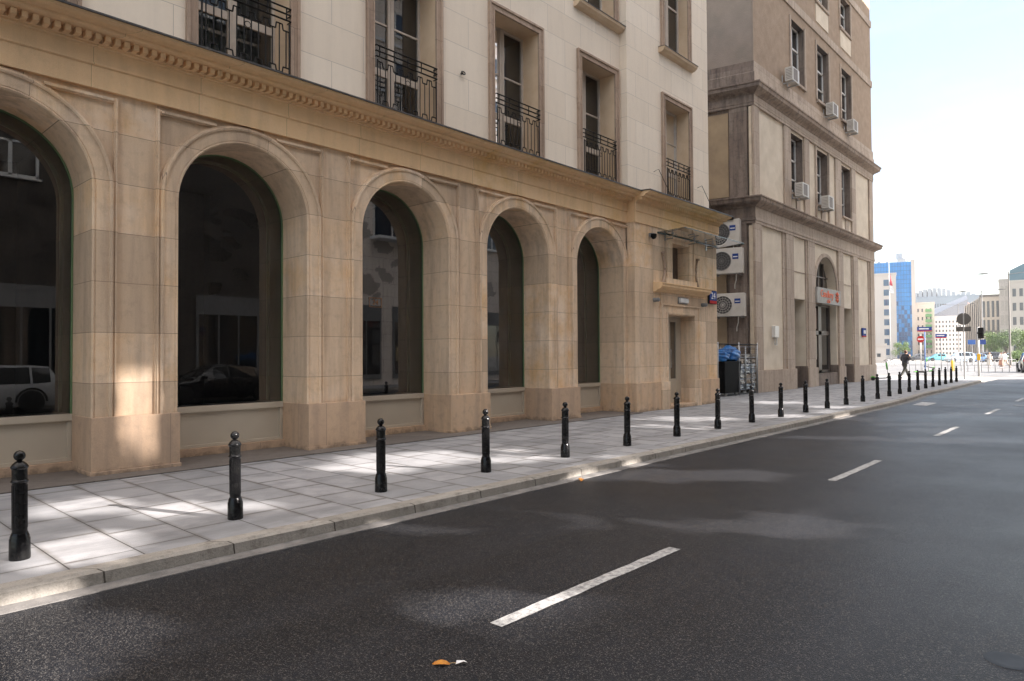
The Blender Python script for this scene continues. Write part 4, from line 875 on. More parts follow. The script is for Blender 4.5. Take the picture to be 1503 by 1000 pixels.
# ------------------------------------------------------------------ cars
RUB=plain('tyre rubber',(.015,.015,.015),.8); RIM=plain('alloy rim',(.45,.45,.46),.3,metal=.8); CGL=glass_dark('car glass',(.01,.012,.014),1.55); TL=plain('red tail lamp',(.45,.01,.01),.2); HLM=plain('head lamp glass',(.6,.62,.64),.1); PLT=plain('licence plate',(.6,.6,.58),.4)
def paint(n,c): 
    m=plain(n,c,.28,c,2); m.node_tree.nodes['Principled BSDF'].inputs['Coat Weight'].default_value=.8; return m
def car(name,loc,rz,mat,label,L=4.3,Wd=1.78,H=1.48,suv=False,group='cars in the far street'):
    e=empty(name,loc,label,'car',group,rz)
    h=H; gb=.62*h if not suv else .60*h; lo=.2
    # stations: x, z_belt, z_top, half width, cabin?
    hl=L/2; rear_x=-hl
    if suv: st=[(-hl,.62*h,.66*h,.80),(-hl+.06,.66*h,.70*h,.93),(-hl+.28,gb+.03,.97*h,.98),(-hl+.8,gb,h,1),(0,gb,h,1),(hl-1.75,gb-.02,.965*h,1),(hl-1.05,gb-.05,gb-.02,.99),(hl-.45,gb-.12,gb-.09,.96),(hl-.08,.40*h,.43*h,.86),(hl,.33*h,.36*h,.72)]
    else: st=[(-hl,.52*h,.56*h,.74),(-hl+.08,.60*h,.64*h,.88),(-hl+.45,gb+.02,gb+.06,.96),(-hl+1.0,gb,.94*h,1),(-.2,gb,h,1),(hl-1.9,gb-.03,.95*h,1),(hl-1.15,gb-.06,gb-.03,.98),(hl-.5,gb-.14,gb-.11,.95),(hl-.1,.40*h,.43*h,.84),(hl,.34*h,.37*h,.7)]
    w=Wd/2; rings=[]
    for x,zb,zt,k in st:
        cab=zt>gb+.15; wt=(w*.70 if cab else w*k*.86)
        rings.append([(x,-w*k*.93,lo),(x,-w*k,lo+.18),(x,-w*k,zb-.12),(x,-w*k*.955,zb),(x,-wt,zt-(.05 if cab else .01)),(x,-wt*.7,zt),(x,wt*.7,zt),(x,wt,zt-(.05 if cab else .01)),(x,w*k*.955,zb),(x,w*k,zb-.12),(x,w*k,lo+.18),(x,w*k*.93,lo)])
    m=MB(); m.loft(rings,smooth=True); body=m.build('body',mat,e)
    sb=body.modifiers.new('s','BEVEL'); sb.width=.02; sb.segments=1; sb.limit_method='ANGLE'; sb.angle_limit=.9
    g=MB()
    cabs=[i for i,s in enumerate(st) if s[2]>gb+.15]
    def quad(a,b,c,d,off,shr=.06):
        P=[Vector(p) for p in (a,b,c,d)]; cc=sum(P,Vector())/4; P=[p+(cc-p)*shr for p in P]; n=(P[1]-P[0]).cross(P[3]-P[0]).normalized()
        if n.dot(cc-Vector((0,0,h*.5)))<0: n=-n
        g.face([p+n*off for p in P])
    for i in range(cabs[0],cabs[-1]):
        for a,b in ((3,4),(8,7)): quad(rings[i][a],rings[i+1][a],rings[i+1][b],rings[i][b],.008,.07)
    i=cabs[-1]; quad(rings[i][4],rings[i+1][4],rings[i+1][7],rings[i][7],.012,.08)
    i=cabs[0]; quad(rings[i][4],rings[i-1][4],rings[i-1][7],rings[i][7],.012,.1)
    for a,b in ((3,4),(8,7)):
        i=cabs[-1]; 
    g.build('windows',CGL,e)
    for sx in (-1,1):
        for sy in (-1,1):
            x=sx*(hl-.82); r=.33 if not suv else .36
            m=MB(); m.m=Matrix.Translation((x,sy*(w-.10),r))@Matrix.Rotation(PI/2,4,'X'); m.lathe([(r*.62,-.11),(r*.93,-.11),(r,-.08),(r,.08),(r*.93,.11),(r*.62,.11)],26); wh=m.build('wheel',RUB,e)
            m=MB(); m.m=Matrix.Translation((x,sy*(w-.10),r))@Matrix.Rotation(PI/2,4,'X'); m.lathe([(0,-.07),(r*.2,-.09),(r*.62,-.09),(r*.62,.09),(r*.2,.09),(0,.07)],10,smooth=False); m.build('rim',RIM,wh)
            # arch lip
            m=MB(); m.tube([(x+(r+.05)*math.cos(a*PI/10),sy*(w+.003),r+(r+.05)*math.sin(a*PI/10)) for a in range(11)],.035,5); m.build('wheel_arch',BLK,e)
    for sy in (-1,1):
        m=MB(); z=.62*h if suv else .54*h; m.box(-hl-.02,-hl+.22,min(sy*w*.62,sy*w*.93),max(sy*w*.62,sy*w*.93),z-.16,z+.02); m.build('tail_light',TL,e,bevel=.03)
        m=MB(); m.box(hl-.30,hl-.03,min(sy*w*.50,sy*w*.80),max(sy*w*.50,sy*w*.80),.36*h,.44*h); m.build('headlight',HLM,e,bevel=.03)
        m=MB(); m.box(hl-1.55,hl-1.38,min(sy*w*.98,sy*(w+.16)),max(sy*w*.98,sy*(w+.16)),gb-.02,gb+.12); m.build('mirror',BLK,e,bevel=.03)
    m=MB(); m.box(-hl-.025,-hl+.0,-.26,.26,.40,.52); m.build('licence_plate',PLT,e)
    m=MB(); m.box(-hl-.04,-hl+.12,-w*.8,w*.8,.22,.36); m.box(hl-.1,hl+.03,-w*.66,w*.66,.22,.32); m.build('bumper',BLK,e,bevel=.03)
    return e
GZ=RZ-.01
def gnd(px,py,z=None):
    """ground point seen at photo pixel"""
    p=at(px,py,1); d=p-Vector((0,0,CH)); t=((GZ if z is None else z)-CH)/d.z; return Vector((d.x*t,d.y*t,GZ if z is None else z))
camang=yaw
# parked cars on the near side of the opposite kerb, seen only in the arch glass
car('parked_car',(4.4,-3.9,RZ),PI,paint('silver paint',(.42,.44,.46)),'silver car parked across the street, mirrored in the leftmost arch',4.3,1.8,1.5,True,'cars parked across the street')
car('parked_car',(11.9,-3.9,RZ),PI,paint('black paint',(.01,.01,.012)),'black car parked across the street, mirrored in the second arch',4.6,1.8,1.45,False,'cars parked across the street')
p=at(1516,544,58); car('black_suv',(p.x,p.y,GZ),camang-.55,paint('dark navy paint',(.012,.014,.02)),'black car with red tail lamp leaving at the right edge of the photo',4.6,1.85,1.75,True)
for px,d,col,nm,rot,lab,suv in ((1408,118,(.45,.55,.62),'silver blue paint',1.5,'pale blue estate car behind the white posts',True),(1432,120,(.06,.14,.30),'mid blue paint',1.5,'blue car behind the striped building end, right of the pale one',False),
    (1376,135,(.10,.42,.50),'turquoise paint',1.5,'turquoise car crossing behind the no entry sign',False),(1447,122,(.03,.03,.035),'graphite paint',1.4,'dark van shaped car beside the traffic signal',True),(1478,150,(.15,.24,.28),'teal grey paint',1.3,'grey teal car in front of the small trees',False),(1347,142,(.04,.04,.045),'charcoal paint',1.5,'charcoal car half hidden behind the walking man',False),(1461,140,(.25,.3,.34),'steel paint',1.5,'steel grey car next to the pale dressed walker',False)):
    p=at(px,528,d); car('parked_car',(p.x,p.y,GZ),camang+rot,paint(nm,col),lab,4.4,1.8,1.5 if not suv else 1.75,suv)
# ------------------------------------------------------------------ people
SKIN=plain('skin',(.50,.30,.21),.55); HAIRB=plain('brown hair',(.10,.05,.03),.7)
def skinobj(name,verts,edges,radii,mat,parent,sub=1,root=0):
    me=D.meshes.new(name); me.from_pydata(verts,edges,[]); o=D.objects.new(name,me); COL.objects.link(o); o.parent=parent
    o.modifiers.new('skin','SKIN'); me.update()
    if not me.skin_vertices: 
        bm=bmesh.new(); bm.from_mesh(me); bm.verts.layers.skin.verify(); bm.to_mesh(me); bm.free()
    for i,r in enumerate(radii): me.skin_vertices[0].data[i].radius=(r,r) if not isinstance(r,tuple) else r
    me.skin_vertices[0].data[root].use_root=True
    o.modifiers['skin'].use_smooth_shade=True
    s=o.modifiers.new('sub','SUBSURF'); s.levels=sub; s.render_levels=sub; me.materials.append(mat); return o
def person(loc,rz,J,label,top,bottom,hair,dress=False,longhair=False):
    """J: joint name -> (x fwd,y left,z)"""
    e=empty('person',loc,label,'person',None,rz)
    V=[];Ed=[];Rr=[];ix={}
    def add(n,p,r,par=None):
        ix[n]=len(V); V.append(p); Rr.append(r)
        if par: Ed.append((ix[par],ix[n]))
    g=lambda n:Vector(J[n])
    add('pelvis',g('pelvis'),(.11,.09)); add('waist',g('pelvis').lerp(g('chest'),.45),(.10,.08),'pelvis'); add('chest',g('chest'),(.12,.085),'waist'); add('neckb',g('neck'),.06,'chest'); add('neck',g('neck').lerp(g('head'),.4),.055,'neckb')
    h=g('head'); add('jaw',h+Vector((.02,0,-.07)),.072,'neck'); add('skull',h+Vector((0,0,.03)),(.085,.098),'jaw'); add('crown',h+Vector((-.01,0,.095)),.06,'skull')
    for s in ('l','r'):
        add('sh'+s,g('sh'+s),.045,'chest'); add('el'+s,g('el'+s),.036,'sh'+s); add('wr'+s,g('wr'+s),.028,'el'+s)
        d=(g('wr'+s)-g('el'+s)).normalized(); side=Vector((0,0,1)).cross(d); side=side.normalized() if side.length>.1 else Vector((0,1,0))
        pm=g('wr'+s)+d*.06; add('pa'+s,pm,(.036,.02),'wr'+s)
        for k,f in enumerate((-.028,-.010,.010,.026)):
            a=pm+d*.035+side*f; ln=(.062,.072,.068,.052)[k]; add('f%s%da'%(s,k),a,.009,'pa'+s); b=a+d*ln*.55+Vector((0,0,-.008)); add('f%s%db'%(s,k),b,.0085,'f%s%da'%(s,k)); add('f%s%dc'%(s,k),b+d*ln*.4+Vector((0,0,-.02)),.0075,'f%s%db'%(s,k))
        add('th'+s,g('wr'+s)+d*.04-side*.045,.010,'pa'+s); add('tt'+s,g('wr'+s)+d*.085-side*.06,.009,'th'+s)
        add('hp'+s,g('hp'+s),.07,'pelvis'); add('kn'+s,g('kn'+s),.05,'hp'+s); add('an'+s,g('an'+s),.038,'kn'+s); t=g('an'+s); fd=Vector(J.get('toe'+s,(t.x+.17,t.y,t.z-.06))); add('he'+s,t+Vector((-.02,0,-.045)),.036,'an'+s); add('to'+s,fd,.034,'he'+s)
    skinobj('body',[tuple(v) for v in V],Ed,Rr,SKIN,e)
    # face details
    m=MB(); m.loft([[(h.x+.088,-.012,h.z-.02),(h.x+.088,.012,h.z-.02),(h.x+.085,.005,h.z+.03),(h.x+.085,-.005,h.z+.03)],[(h.x+.112,-.010,h.z-.018),(h.x+.112,.010,h.z-.018),(h.x+.09,.004,h.z+.03),(h.x+.09,-.004,h.z+.03)]]); m.v=[v+Vector((0,h.y,0)) for v in m.v]
    for s in (-1,1): m.tube([(h.x-.01,h.y+s*.092,h.z-.03),(h.x-.015,h.y+s*.102,h.z+.0),(h.x-.01,h.y+s*.092,h.z+.03)],.012,6)
    m.build('face_features',SKIN,e)
    m=MB(); 
    for s in (-1,1): m.lathe([(0,-.008),(.010,-.004),(.010,.004),(0,.008)],8,(h.x+.082,h.y+s*.032,h.z+.015))
    m.box(h.x+.080,h.x+.090,h.y-.022,h.y+.022,h.z-.062,h.z-.054); m.build('eyes_and_mouth',plain('eye dark',(.06,.03,.03),.4) if 'eye dark' not in D.materials else D.materials['eye dark'],e)
    bm=bmesh.new(); bmesh.ops.create_icosphere(bm,subdivisions=3,radius=1)
    for v in bm.verts:
        n=v.co.copy(); f=1+.05*math.sin(9*n.x+4*n.z)*math.sin(8*n.y); v.co=Vector((h.x-.022+n.x*.112*f,h.y+n.y*.108*f,h.z+.05+n.z*(.10 if n.z>0 or not longhair else .22)*f))
        if n.x>.55 and n.z<.35: v.co.x-=.07
    me=D.meshes.new('hair'); bm.to_mesh(me); bm.free(); me.materials.append(hair); 
    for p_ in me.polygons: p_.use_smooth=True
    o=D.objects.new('hair',me); COL.objects.link(o); o.parent=e
    P=lambda n:tuple(g(n))
    # jacket
    V=[tuple(g('pelvis')-Vector((0,0,.10))),tuple(g('pelvis').lerp(g('chest'),.5)),P('chest'),tuple(g('neck')+Vector((0,0,.035)))]; Ed=[(0,1),(1,2),(2,3)]; Rr=[(.19,.155),(.18,.15),(.22,.17),(.085,.085)]
    for s in ('l','r'):
        b=len(V); V+=[P('sh'+s),P('el'+s),tuple(g('wr'+s).lerp(g('el'+s),.1))]; Ed+=[(2,b),(b,b+1),(b+1,b+2)]; Rr+=[.105,.088,.062]
    skinobj('jacket' if not dress else 'blouse',V,Ed,Rr,top,e,root=1)
    if not dress:
        V=[tuple(g('pelvis')+Vector((0,0,.14)))]; Ed=[]; Rr=[(.13,.11)]
        for s in ('l','r'):
            b=len(V); V+=[P('hp'+s),P('kn'+s),tuple(g('an'+s)+Vector((0,0,.01)))]; Ed+=[(0,b),(b,b+1),(b+1,b+2)]; Rr+=[.105,.085,.07]
        skinobj('trousers',V,Ed,Rr,bottom,e)
    else:
        c=g('pelvis'); m=MB(); m.lathe([(.15,.30),(.16,.15),(.20,0),(.24,-.25),(.29,-.55),(.285,-.56),(0,-.5)],22,tuple(c-Vector((0,0,.1)))); m.build('skirt',bottom,e)
    for s in ('l','r'):
        t=g('an'+s); fd=Vector(J.get('toe'+s,(t.x+.17,t.y,t.z-.06))); skinobj('shoe',[tuple(t+Vector((-.04,0,-.045))),tuple((t+fd)/2+Vector((0,0,-.012))),tuple(fd+Vector((.03,0,0)))],[(0,1),(1,2)],[(.05,.045),(.052,.04),(.045,.03)],BLK if not dress else WHT,e)
    return e
J1=dict(pelvis=(0,0,.93),chest=(.06,0,1.32),neck=(.08,0,1.50),head=(.12,0,1.63),shl=(.05,.19,1.42),shr=(.06,-.19,1.42),ell=(.02,.26,1.14),wrl=(.27,.20,1.10),elr=(.20,-.25,1.18),wrr=(.30,-.10,1.40),hpl=(.0,.10,.88),hpr=(.0,-.10,.88),knl=(.24,.10,.50),anl=(.40,.09,.10),toel=(.57,.09,.10),knr=(-.14,-.10,.48),anr=(-.42,-.10,.16),toer=(-.32,-.10,.03))
p=gnd(1328,556,0)
person((p.x,p.y,0),math.atan2(-.74,.67)+.25,J1,'man in dark jacket striding across the sunlit corner, hand at his face',plain('dark jacket cloth',(.018,.02,.028),.8),plain('dark olive trousers',(.035,.035,.028),.85),HAIRB)
J2=dict(pelvis=(0,0,.92),chest=(0,0,1.28),neck=(0,0,1.45),head=(.02,0,1.58),shl=(0,.17,1.37),shr=(0,-.17,1.37),ell=(-.02,.22,1.10),wrl=(.10,.20,.92),elr=(.0,-.22,1.1),wrr=(.18,-.14,1.12),hpl=(0,.09,.87),hpr=(0,-.09,.87),knl=(.06,.09,.48),anl=(.02,.09,.10),knr=(-.02,-.09,.47),anr=(-.10,-.09,.11))
p=at(1452.5,537,78); person((p.x,p.y,GZ),camang+2.6,J2,'woman in a long pale dress walking towards the camera past the parked cars',plain('pale dress cloth',(.62,.55,.48),.8),plain('pale dress skirt',(.60,.54,.46),.8),plain('light hair',(.28,.18,.10),.7),True,True)
p=at(1470,538,74); person((p.x,p.y,GZ),camang+2.2,J2,'walker in white top and rust skirt near the black lamp post',plain('white blouse cloth',(.70,.68,.64),.8),plain('rust skirt cloth',(.45,.20,.12),.8),HAIRB,True)
p=at(1476,538,76); person((p.x,p.y,GZ),camang+.5,J1,'walker in pale shirt and beige trousers beside the one in a rust skirt',plain('pale shirt cloth',(.62,.60,.55),.8),plain('beige trousers',(.45,.36,.28),.85),HAIRB)
# ------------------------------------------------------------------ scooters and bicycles
LIME=plain('lime green plastic',(.10,.50,.06),.4)
def scooter(loc,rot,label):
    e=empty('electric_scooter',loc,label,'scooter','rental scooters'); e.rotation_euler=rot
    m=MB(); m.box(-.35,.30,-.08,.08,.11,.16); m.build('deck',BLK,e,bevel=.02)
    m=MB(); m.tube([(.32,0,.14),(.42,0,.25),(.34,0,1.12)],.028,8); m.build('stem',BLK,e)
    m=MB(); m.tube([(.385,0,.62),(.345,0,1.02)],.05,8); m.build('green_sleeve',LIME,e)
    m=MB(); m.tube([(.33,-.24,1.14),(.34,0,1.12),(.33,.24,1.14)],.018,6); m.build('handlebar',BLK,e)
    for x in (-.45,.47):
        m=MB(); m.m=Matrix.Translation((x,0,.11))@Matrix.Rotation(PI/2,4,'X'); m.lathe([(.04,-.025),(.10,-.025),(.11,0),(.10,.025),(.04,.025)],16); m.build('wheel',RUB,e)
    m=MB(); m.tube([(-.56,0,.2),(-.45,0,.26),(-.33,0,.19)],.03,6); m.build('fender',LIME,e); return e
p=gnd(1294,559,0); scooter((p.x+.3,p.y+.1,0),(0,-.04,-.9),'upright green and black scooter parked at the far corner of the brown building')
p=gnd(1349,548,0); scooter((p.x,p.y,.1),(1.45,0,-.7),'green scooter lying flat on the sunlit pavement')
p=gnd(1364,541,0); scooter((p.x,p.y,0),(.15,-.22,2.3),'dark scooter leaning back beside the blue sign post')
def bicycle(loc,rz,label):
    e=empty('bicycle',loc,label,'bicycle','bicycles at the far corner',rz)
    for x in (-.52,.52):
        m=MB(); m.tube([(x+.33*math.cos(a*PI/14),0,.34+.33*math.sin(a*PI/14)) for a in range(29)],.02,5); m.tube([(x-.31,0,.34),(x+.31,0,.34)],.004,4); m.tube([(x,0,.03),(x,0,.65)],.004,4); m.build('wheel',GREYP,e)
    m=MB(); 
    for a,b in (((-.52,0,.34),(-.05,0,.30)),((-.05,0,.30),(-.2,0,.80)),((-.05,0,.30),(.38,0,.78)),((-.18,0,.74),(.38,0,.78)),((-.52,0,.34),(-.18,0,.74)),((.52,0,.34),(.36,0,.92))): m.tube([a,b],.02,6)
    m.build('frame',LGREYP,e); m=MB(); m.box(-.32,-.08,-.07,.07,.82,.88); m.build('saddle',BLK,e,bevel=.02); m=MB(); m.tube([(.3,-.26,.98),(.38,0,.94),(.3,.26,.98)],.014,5); m.build('handlebar',BLK,e); return e
for k,(px,lab) in enumerate(((1303,'pale city bicycle nearest the low wall beyond the brown building'),(1311,'pale bicycle just left of the walking man'))):
    p=at(px,536,88); bicycle((p.x,p.y,GZ),camang-PI/2+.3*k,lab)
# ------------------------------------------------------------------ street furniture far away
BLUEPOST=plain('blue post paint',(.06,.14,.35),.5); YEL=plain('yellow paint',(.75,.45,.02),.5); DGREY=plain('dark sign back',(.15,.14,.125),.6)
def post(mb,x,y,z0,z1,r=.04): mb.tube([(x,y,z0),(x,y,z1)],r,8)
fr=lambda k:Matrix.Translation((0,0,0))
def facing(px=751.5): return yaw-PI/2-math.atan((px-751.5)/1002)      # local x = image right
def furn(name,px,py,d,label,cat,group=None):
    p=at(px,py,d); return empty(name,(p.x,p.y,GZ),label,cat,group,facing(px))
def disc(mb,z,r,y0,y1,x=0,n=24):
    mb.m=Matrix.Translation((x,0,z))@Matrix.Rotation(PI/2,4,'X'); mb.lathe([(0,-y1),(r,-y1),(r,-y0),(0,-y0)],n,smooth=False); mb.m=None
e=furn('round_sign_seen_from_behind',1416,557,41,'grey back of a round traffic sign with an oblong plate below it','traffic sign')
m=MB(); post(m,0,.03,0,4.1,.045); m.build('post',LGREYP,e); m=MB(); disc(m,3.75,.36,-.0,.02); m.build('round_plate',DGREY,e); m=MB(); m.box(-.40,.36,0,.02,3.0,3.28); m.build('oblong_plate',DGREY,e)
m=MB(); m.box(-.03,.03,-.05,-.01,2.95,4.08); m.build('clamp',LGREYP,e)
e=furn('no_entry_sign',1352,541,67,'red and white no entry sign on a grey post','traffic sign')
m=MB(); post(m,.0,.03,0,3.5,.035); m.build('post',LGREYP,e); m=MB(); disc(m,3.05,.33,-.02,0); m.build('red_disc',REDP,e); m=MB(); m.box(-.24,.24,-.035,-.021,2.99,3.12); m.build('white_bar',WHT,e)
for px,py,w_,z,d,lab in ((1358,541,1.25,4.0,67,'blue and red street name sign on the blue post, the higher of two'),(1382,540,1.0,3.45,72,'blue and red street name sign on the thin grey post, the lower of two')):
    e=furn('street_name_sign',px,py,d,lab,'street sign','street name signs')
    m=MB(); post(m,0,.03,0,z+.1,.05); m.build('post',BLUEPOST if px<1370 else GREYP,e)
    m=MB(); m.box(-w_/2,w_/2,-.03,0,z-.1,z+.26); m.build('blue_plate',BLUEP,e); m=MB(); m.box(-w_/2,w_/2,-.035,0,z-.2,z-.1); m.build('red_band',REDP,e); m=MB(); m.box(-w_*.38,w_*.3,-.04,-.03,z+.02,z+.13); m.build('white_lettering',WHT,e)
for px,lab in ((1427,'blue direction sign left of the traffic signal'),(1442,'blue direction sign half hidden by the traffic signal')):
    e=furn('blue_direction_sign',px,531,110,lab,'traffic sign','blue signs'); m=MB(); post(m,0,.03,0,3.2,.04); m.build('post',GREYP,e); m=MB(); m.box(-.55,.5,-.03,0,3.0,3.75); m.build('plate',plain('bright blue sign',(.02,.12,.42),.4) if px<1430 else BLUEP,e)
e=furn('traffic_signal',1437,550,50,'traffic signal with black head on a pale post with yellow box','traffic light')
m=MB(); post(m,0,.0,0,3.6,.075); m.build('post',LGREYP,e); m=MB(); m.box(-.02,.34,-.15,.15,2.75,3.55); m.box(-.08,.3,-.2,.0,3.1,3.2); m.build('signal_head',BLK,e,bevel=.03); m=MB(); m.box(-.11,.11,-.2,-.06,1.15,1.62); m.build('push_button_box',YEL,e,bevel=.02)
e=furn('yellow_bollard',1398,543,65,'yellow and white plastic bollard on the traffic island','bollard'); m=MB(); m.lathe([(.13,0),(.13,.9),(.10,1.0),(0,1.0)],14); m.build('yellow_body',YEL,e); m=MB(); m.lathe([(.12,1.0),(.12,1.28),(.08,1.33),(0,1.33)],14); m.build('white_top',WHT,e)
for k,px in enumerate((1410.5,1420,1428)):
    e=furn('white_post',px,533,92,['left','middle','right'][k]+' one of three short white posts before the blue cars','post','short white posts'); m=MB(); m.tube([(-.09,0,0),(-.09,0,.85),(-.05,0,.97),(.05,0,.97),(.09,0,.85),(.09,0,0)],.035,6); m.build('hoop',WHT,e)
# low railing
r=empty('pedestrian_railing',tuple(gnd(1335,545)),'long thin dark pedestrian railing along the far side of the corner','railing')
A=gnd(1335,545); Bp=gnd(1492,546); m=MB(); n=16; L0=Vector((A.x,A.y,0))
for z in (.45,.95): m.tube([Vector((A.x,A.y,z)),Vector((Bp.x,Bp.y,z))],.022,5)
for k in range(n+1): q=A.lerp(Bp,k/n); m.tube([(q.x,q.y,GZ),(q.x,q.y,.97)],.025,5)
m.v=[v-Vector((A.x,A.y,GZ)) for v in m.v]; m.build('rails',GREYP,r)
# street lamps
def lamp(px,py,d,h,lab,big=1):
    p=at(px,py,d); e=empty('street_lamp',(p.x,p.y,GZ),lab,'street lamp','double armed street lamps',facing(px))
    m=MB(); m.lathe([(.22,0),(.20,1.0),(.12,1.1),(.10,h*.6),(.07,h),(0,h)],12); m.build('pole',DGREY if d<100 else GREYP,e)
    for s in (-1,1):
        m=MB(); m.tube([(0,0,h-.35),(s*1.0,0,h-.25),(s*2.6,0,h-.12)],.045,6); a=m.build('arm',GREYP,e)
        m=MB(); m.loft([[(s*2.3,-.10,h-.14),(s*2.3,.10,h-.14),(s*2.3,.08,h-.02),(s*2.3,-.08,h-.02)],[(s*2.9,-.20,h-.18),(s*2.9,.20,h-.18),(s*2.9,.14,h+.02),(s*2.9,-.14,h+.02)],[(s*3.5,-.10,h-.12),(s*3.5,.10,h-.12),(s*3.5,.06,h-.04),(s*3.5,-.06,h-.04)]]); m.build('lamp_head',DGREY,a)
    return e
lamp(1483,534,92,12.6,'nearest tall double armed street lamp with a dark pole at the right'); lamp(1443,530,122,12.9,'middle double armed street lamp before the striped building'); lamp(1408,526,158,13.0,'farthest double armed street lamp before the white wavy building')
e=furn('flagpole',1307,524,150,'tall flagpole with a hanging red and white flag before the beige block','flagpole'); m=MB(); m.tube([(0,0,0),(0,0,24)],[.14,.05],8); m.build('pole',LGREYP,e)
m=MB(); 
for k in range(8): 
    z0,z1=19.4-.55*k,19.4-.55*(k+1); a=.15+.10*k; m.cur=0 if k<5 else 1; m.face([(0,0,z0),(.05+a,.15*math.sin(k),z0-.3),(.1+a,.15*math.sin(k+1),z1-.3),(0,0,z1)])
m.build('flag',[plain('red flag cloth',(.55,.05,.07),.8),plain('white flag cloth',(.75,.75,.75),.8)],e)
# ------------------------------------------------------------------ trees
def tree(name,px,py,d,h,w_,mat,lab,grp,n=6000,trunk=True,seed=1):
    rnd=random.Random(seed); p=at(px,py,d); e=empty(name,(p.x,p.y,GZ),lab,'tree' if trunk else 'bush',grp)
    zt=h*.22 if trunk else .1
    m=MB(); m.tube([(0,0,0),(.05,0,zt*.6),(0,.05,zt+.3)],[.035*h/2,.026*h/2,.018*h/2],8)
    cl=[]
    for k in range(11 if trunk else 7):
        a=rnd.uniform(0,6.28); rr=rnd.uniform(.1,.62)*w_/2; z=zt+(h-zt)*rnd.uniform(.18,.82); c=Vector((rr*math.cos(a),rr*math.sin(a),z)); cl.append((c,rnd.uniform(.22,.36)*w_)); m.tube([(0,0,zt*.9),tuple(c*.55+Vector((0,0,z*.3))),tuple(c)],[.02*h/2,.012*h/2,.004*h/2],5)
    m.build('trunk',BARK,e)
    f=MB()
    for k in range(n):
        c,r=rnd.choice(cl); v=Vector((rnd.gauss(0,1),rnd.gauss(0,1),rnd.gauss(0,.8))); v.normalize(); q=c+v*r*rnd.uniform(.35,1.05)*.62
        s=rnd.uniform(.05,.11)*w_*.2; a=Vector((rnd.gauss(0,1),rnd.gauss(0,1),rnd.gauss(0,1))).normalized(); b=a.cross(Vector((rnd.gauss(0,1),rnd.gauss(0,1),.3))).normalized()
        f.face([q-a*s,q+b*s*.6,q+a*s,q-b*s*.6])
    f.build('crown',mat,e); return e
tree('street_tree',1459,527,140,6.0,6.0,LEAFY,'left one of three small green street trees at the right','small street trees',seed=3)
tree('street_tree',1477,528,132,6.2,5.8,LEAF,'middle darker street tree behind the black lamp pole','small street trees',seed=4)
tree('street_tree',1500,528,136,6.4,6.4,LEAFY,'right street tree cut by the photo edge','small street trees',seed=5)
tree('green_bush',1322,530,150,4.8,4.6,LEAFY,'bright green bush above the walking man','bushes',3500,False,6)
tree('green_bush',1493,530,120,2.0,5.0,LEAFY,'low green bush under the small street trees','bushes',3000,False,7)
# ------------------------------------------------------------------ far buildings
def block(name,pxl,pxr,ytop,d,depth,label,wall,rows,cols,wmat,wsz=(.6,.6),skip=None,turn=0,z0=0,margin=.08,par=None,frame=None):
    """box building whose front face spans photo columns pxl..pxr at depth d; real size follows"""
    a=at(pxl,500,d); b=at(pxr,500,d); top=at((pxl+pxr)/2,ytop,d).z; W=(Vector((b.x,b.y))-Vector((a.x,a.y))).length*math.cos(math.atan((pxr+pxl-1503)/2004))
    e=empty(name,(a.x,a.y,GZ),label,'building',None,facing((pxl+pxr)/2)+turn) if par is None else par
    h=top-GZ
    if par is None:
        m=MB(); m.box(0,W,0,depth,0,h); m.box(-.15,W+.15,-.15,depth+.15,h,h+.4); m.build('wall',wall,e)
    cw=(W*(1-2*margin))/cols; rh=(h-z0-1.5)/rows; proto=None; cnt=0
    for i in range(cols):
        for j in range(rows):
            if skip and skip(i,j): continue
            x=W*margin+cw*(i+.5); z=z0+rh*(j+.5)+.6
            if proto is None:
                m=MB(); m.box(-cw*wsz[0]/2,cw*wsz[0]/2,-.06,.02,-rh*wsz[1]/2,rh*wsz[1]/2); proto=m.build('window',wmat,e); o=proto
            else: o=dup(proto,e)
            o.location=(x,0,z); cnt+=1
    return e,W,h
WB=glass_dark('blue window glass',(.02,.07,.14),1.8); WD=glass_dark('grey window glass',(.05,.06,.07),1.6)
BEI=plain('beige cladding',(.56,.51,.46),.8,(.53,.48,.43),.2); BGL=plain('blue curtain glass',(.005,.24,.62),.3,(.005,.19,.5),.6,spec=.8)
e,W,h=block('hotel_block',1262,1316,405,190,22,'beige hotel block with a column of square blue windows',BEI,8,2,WB,(.30,.62),margin=.02)
# blue glass tower behind, with grid lines
a=at(1262,500,213); b=at(1343.5,500,213); W=(Vector((b.x,b.y))-Vector((a.x,a.y))).length*math.cos(math.atan(552/1002)); h=at(1320,388,213).z-GZ
e=empty('blue_glass_tower',(a.x,a.y,GZ),'bright blue glass tower rising behind the beige hotel block','building',None,facing(1303)+.03)
m=MB(); m.box(0,W-1.0,0,22,0,h); m.build('glass_wall',BGL,e)
m=MB(); m.box(W-1.0,W,-.3,22,0,h+.6); m.box(0,W,22,23,0,h); m.build('end_wall',BEI,e)
m=MB(); 
for k in range(1,22): m.box(0,W-1,-.08,0,h*k/22,h*k/22+.10)
for k in range(1,20): m.box(W*k/20,W*k/20+.07,-.07,0,0,h)
m.build('glazing_grid',plain('blue grid',(.02,.13,.30),.4),e)
rr=random.Random(4); DPM=plain('dark blue reflection',(.02,.10,.26),.15,spec=.8)  # dark panels paint the buildings reflected in the lower glass
for i in range(12,19):
    m=MB()
    for j in range(0,13):
        if rr.random()<.62-.025*j: m.box(W*i/20+.1,W*(i+1)/20-.02,-.05,.01,h*j/22+.12,h*(j+1)/22-.05)
    if m.f: m.build('reflection_column',DPM,e)
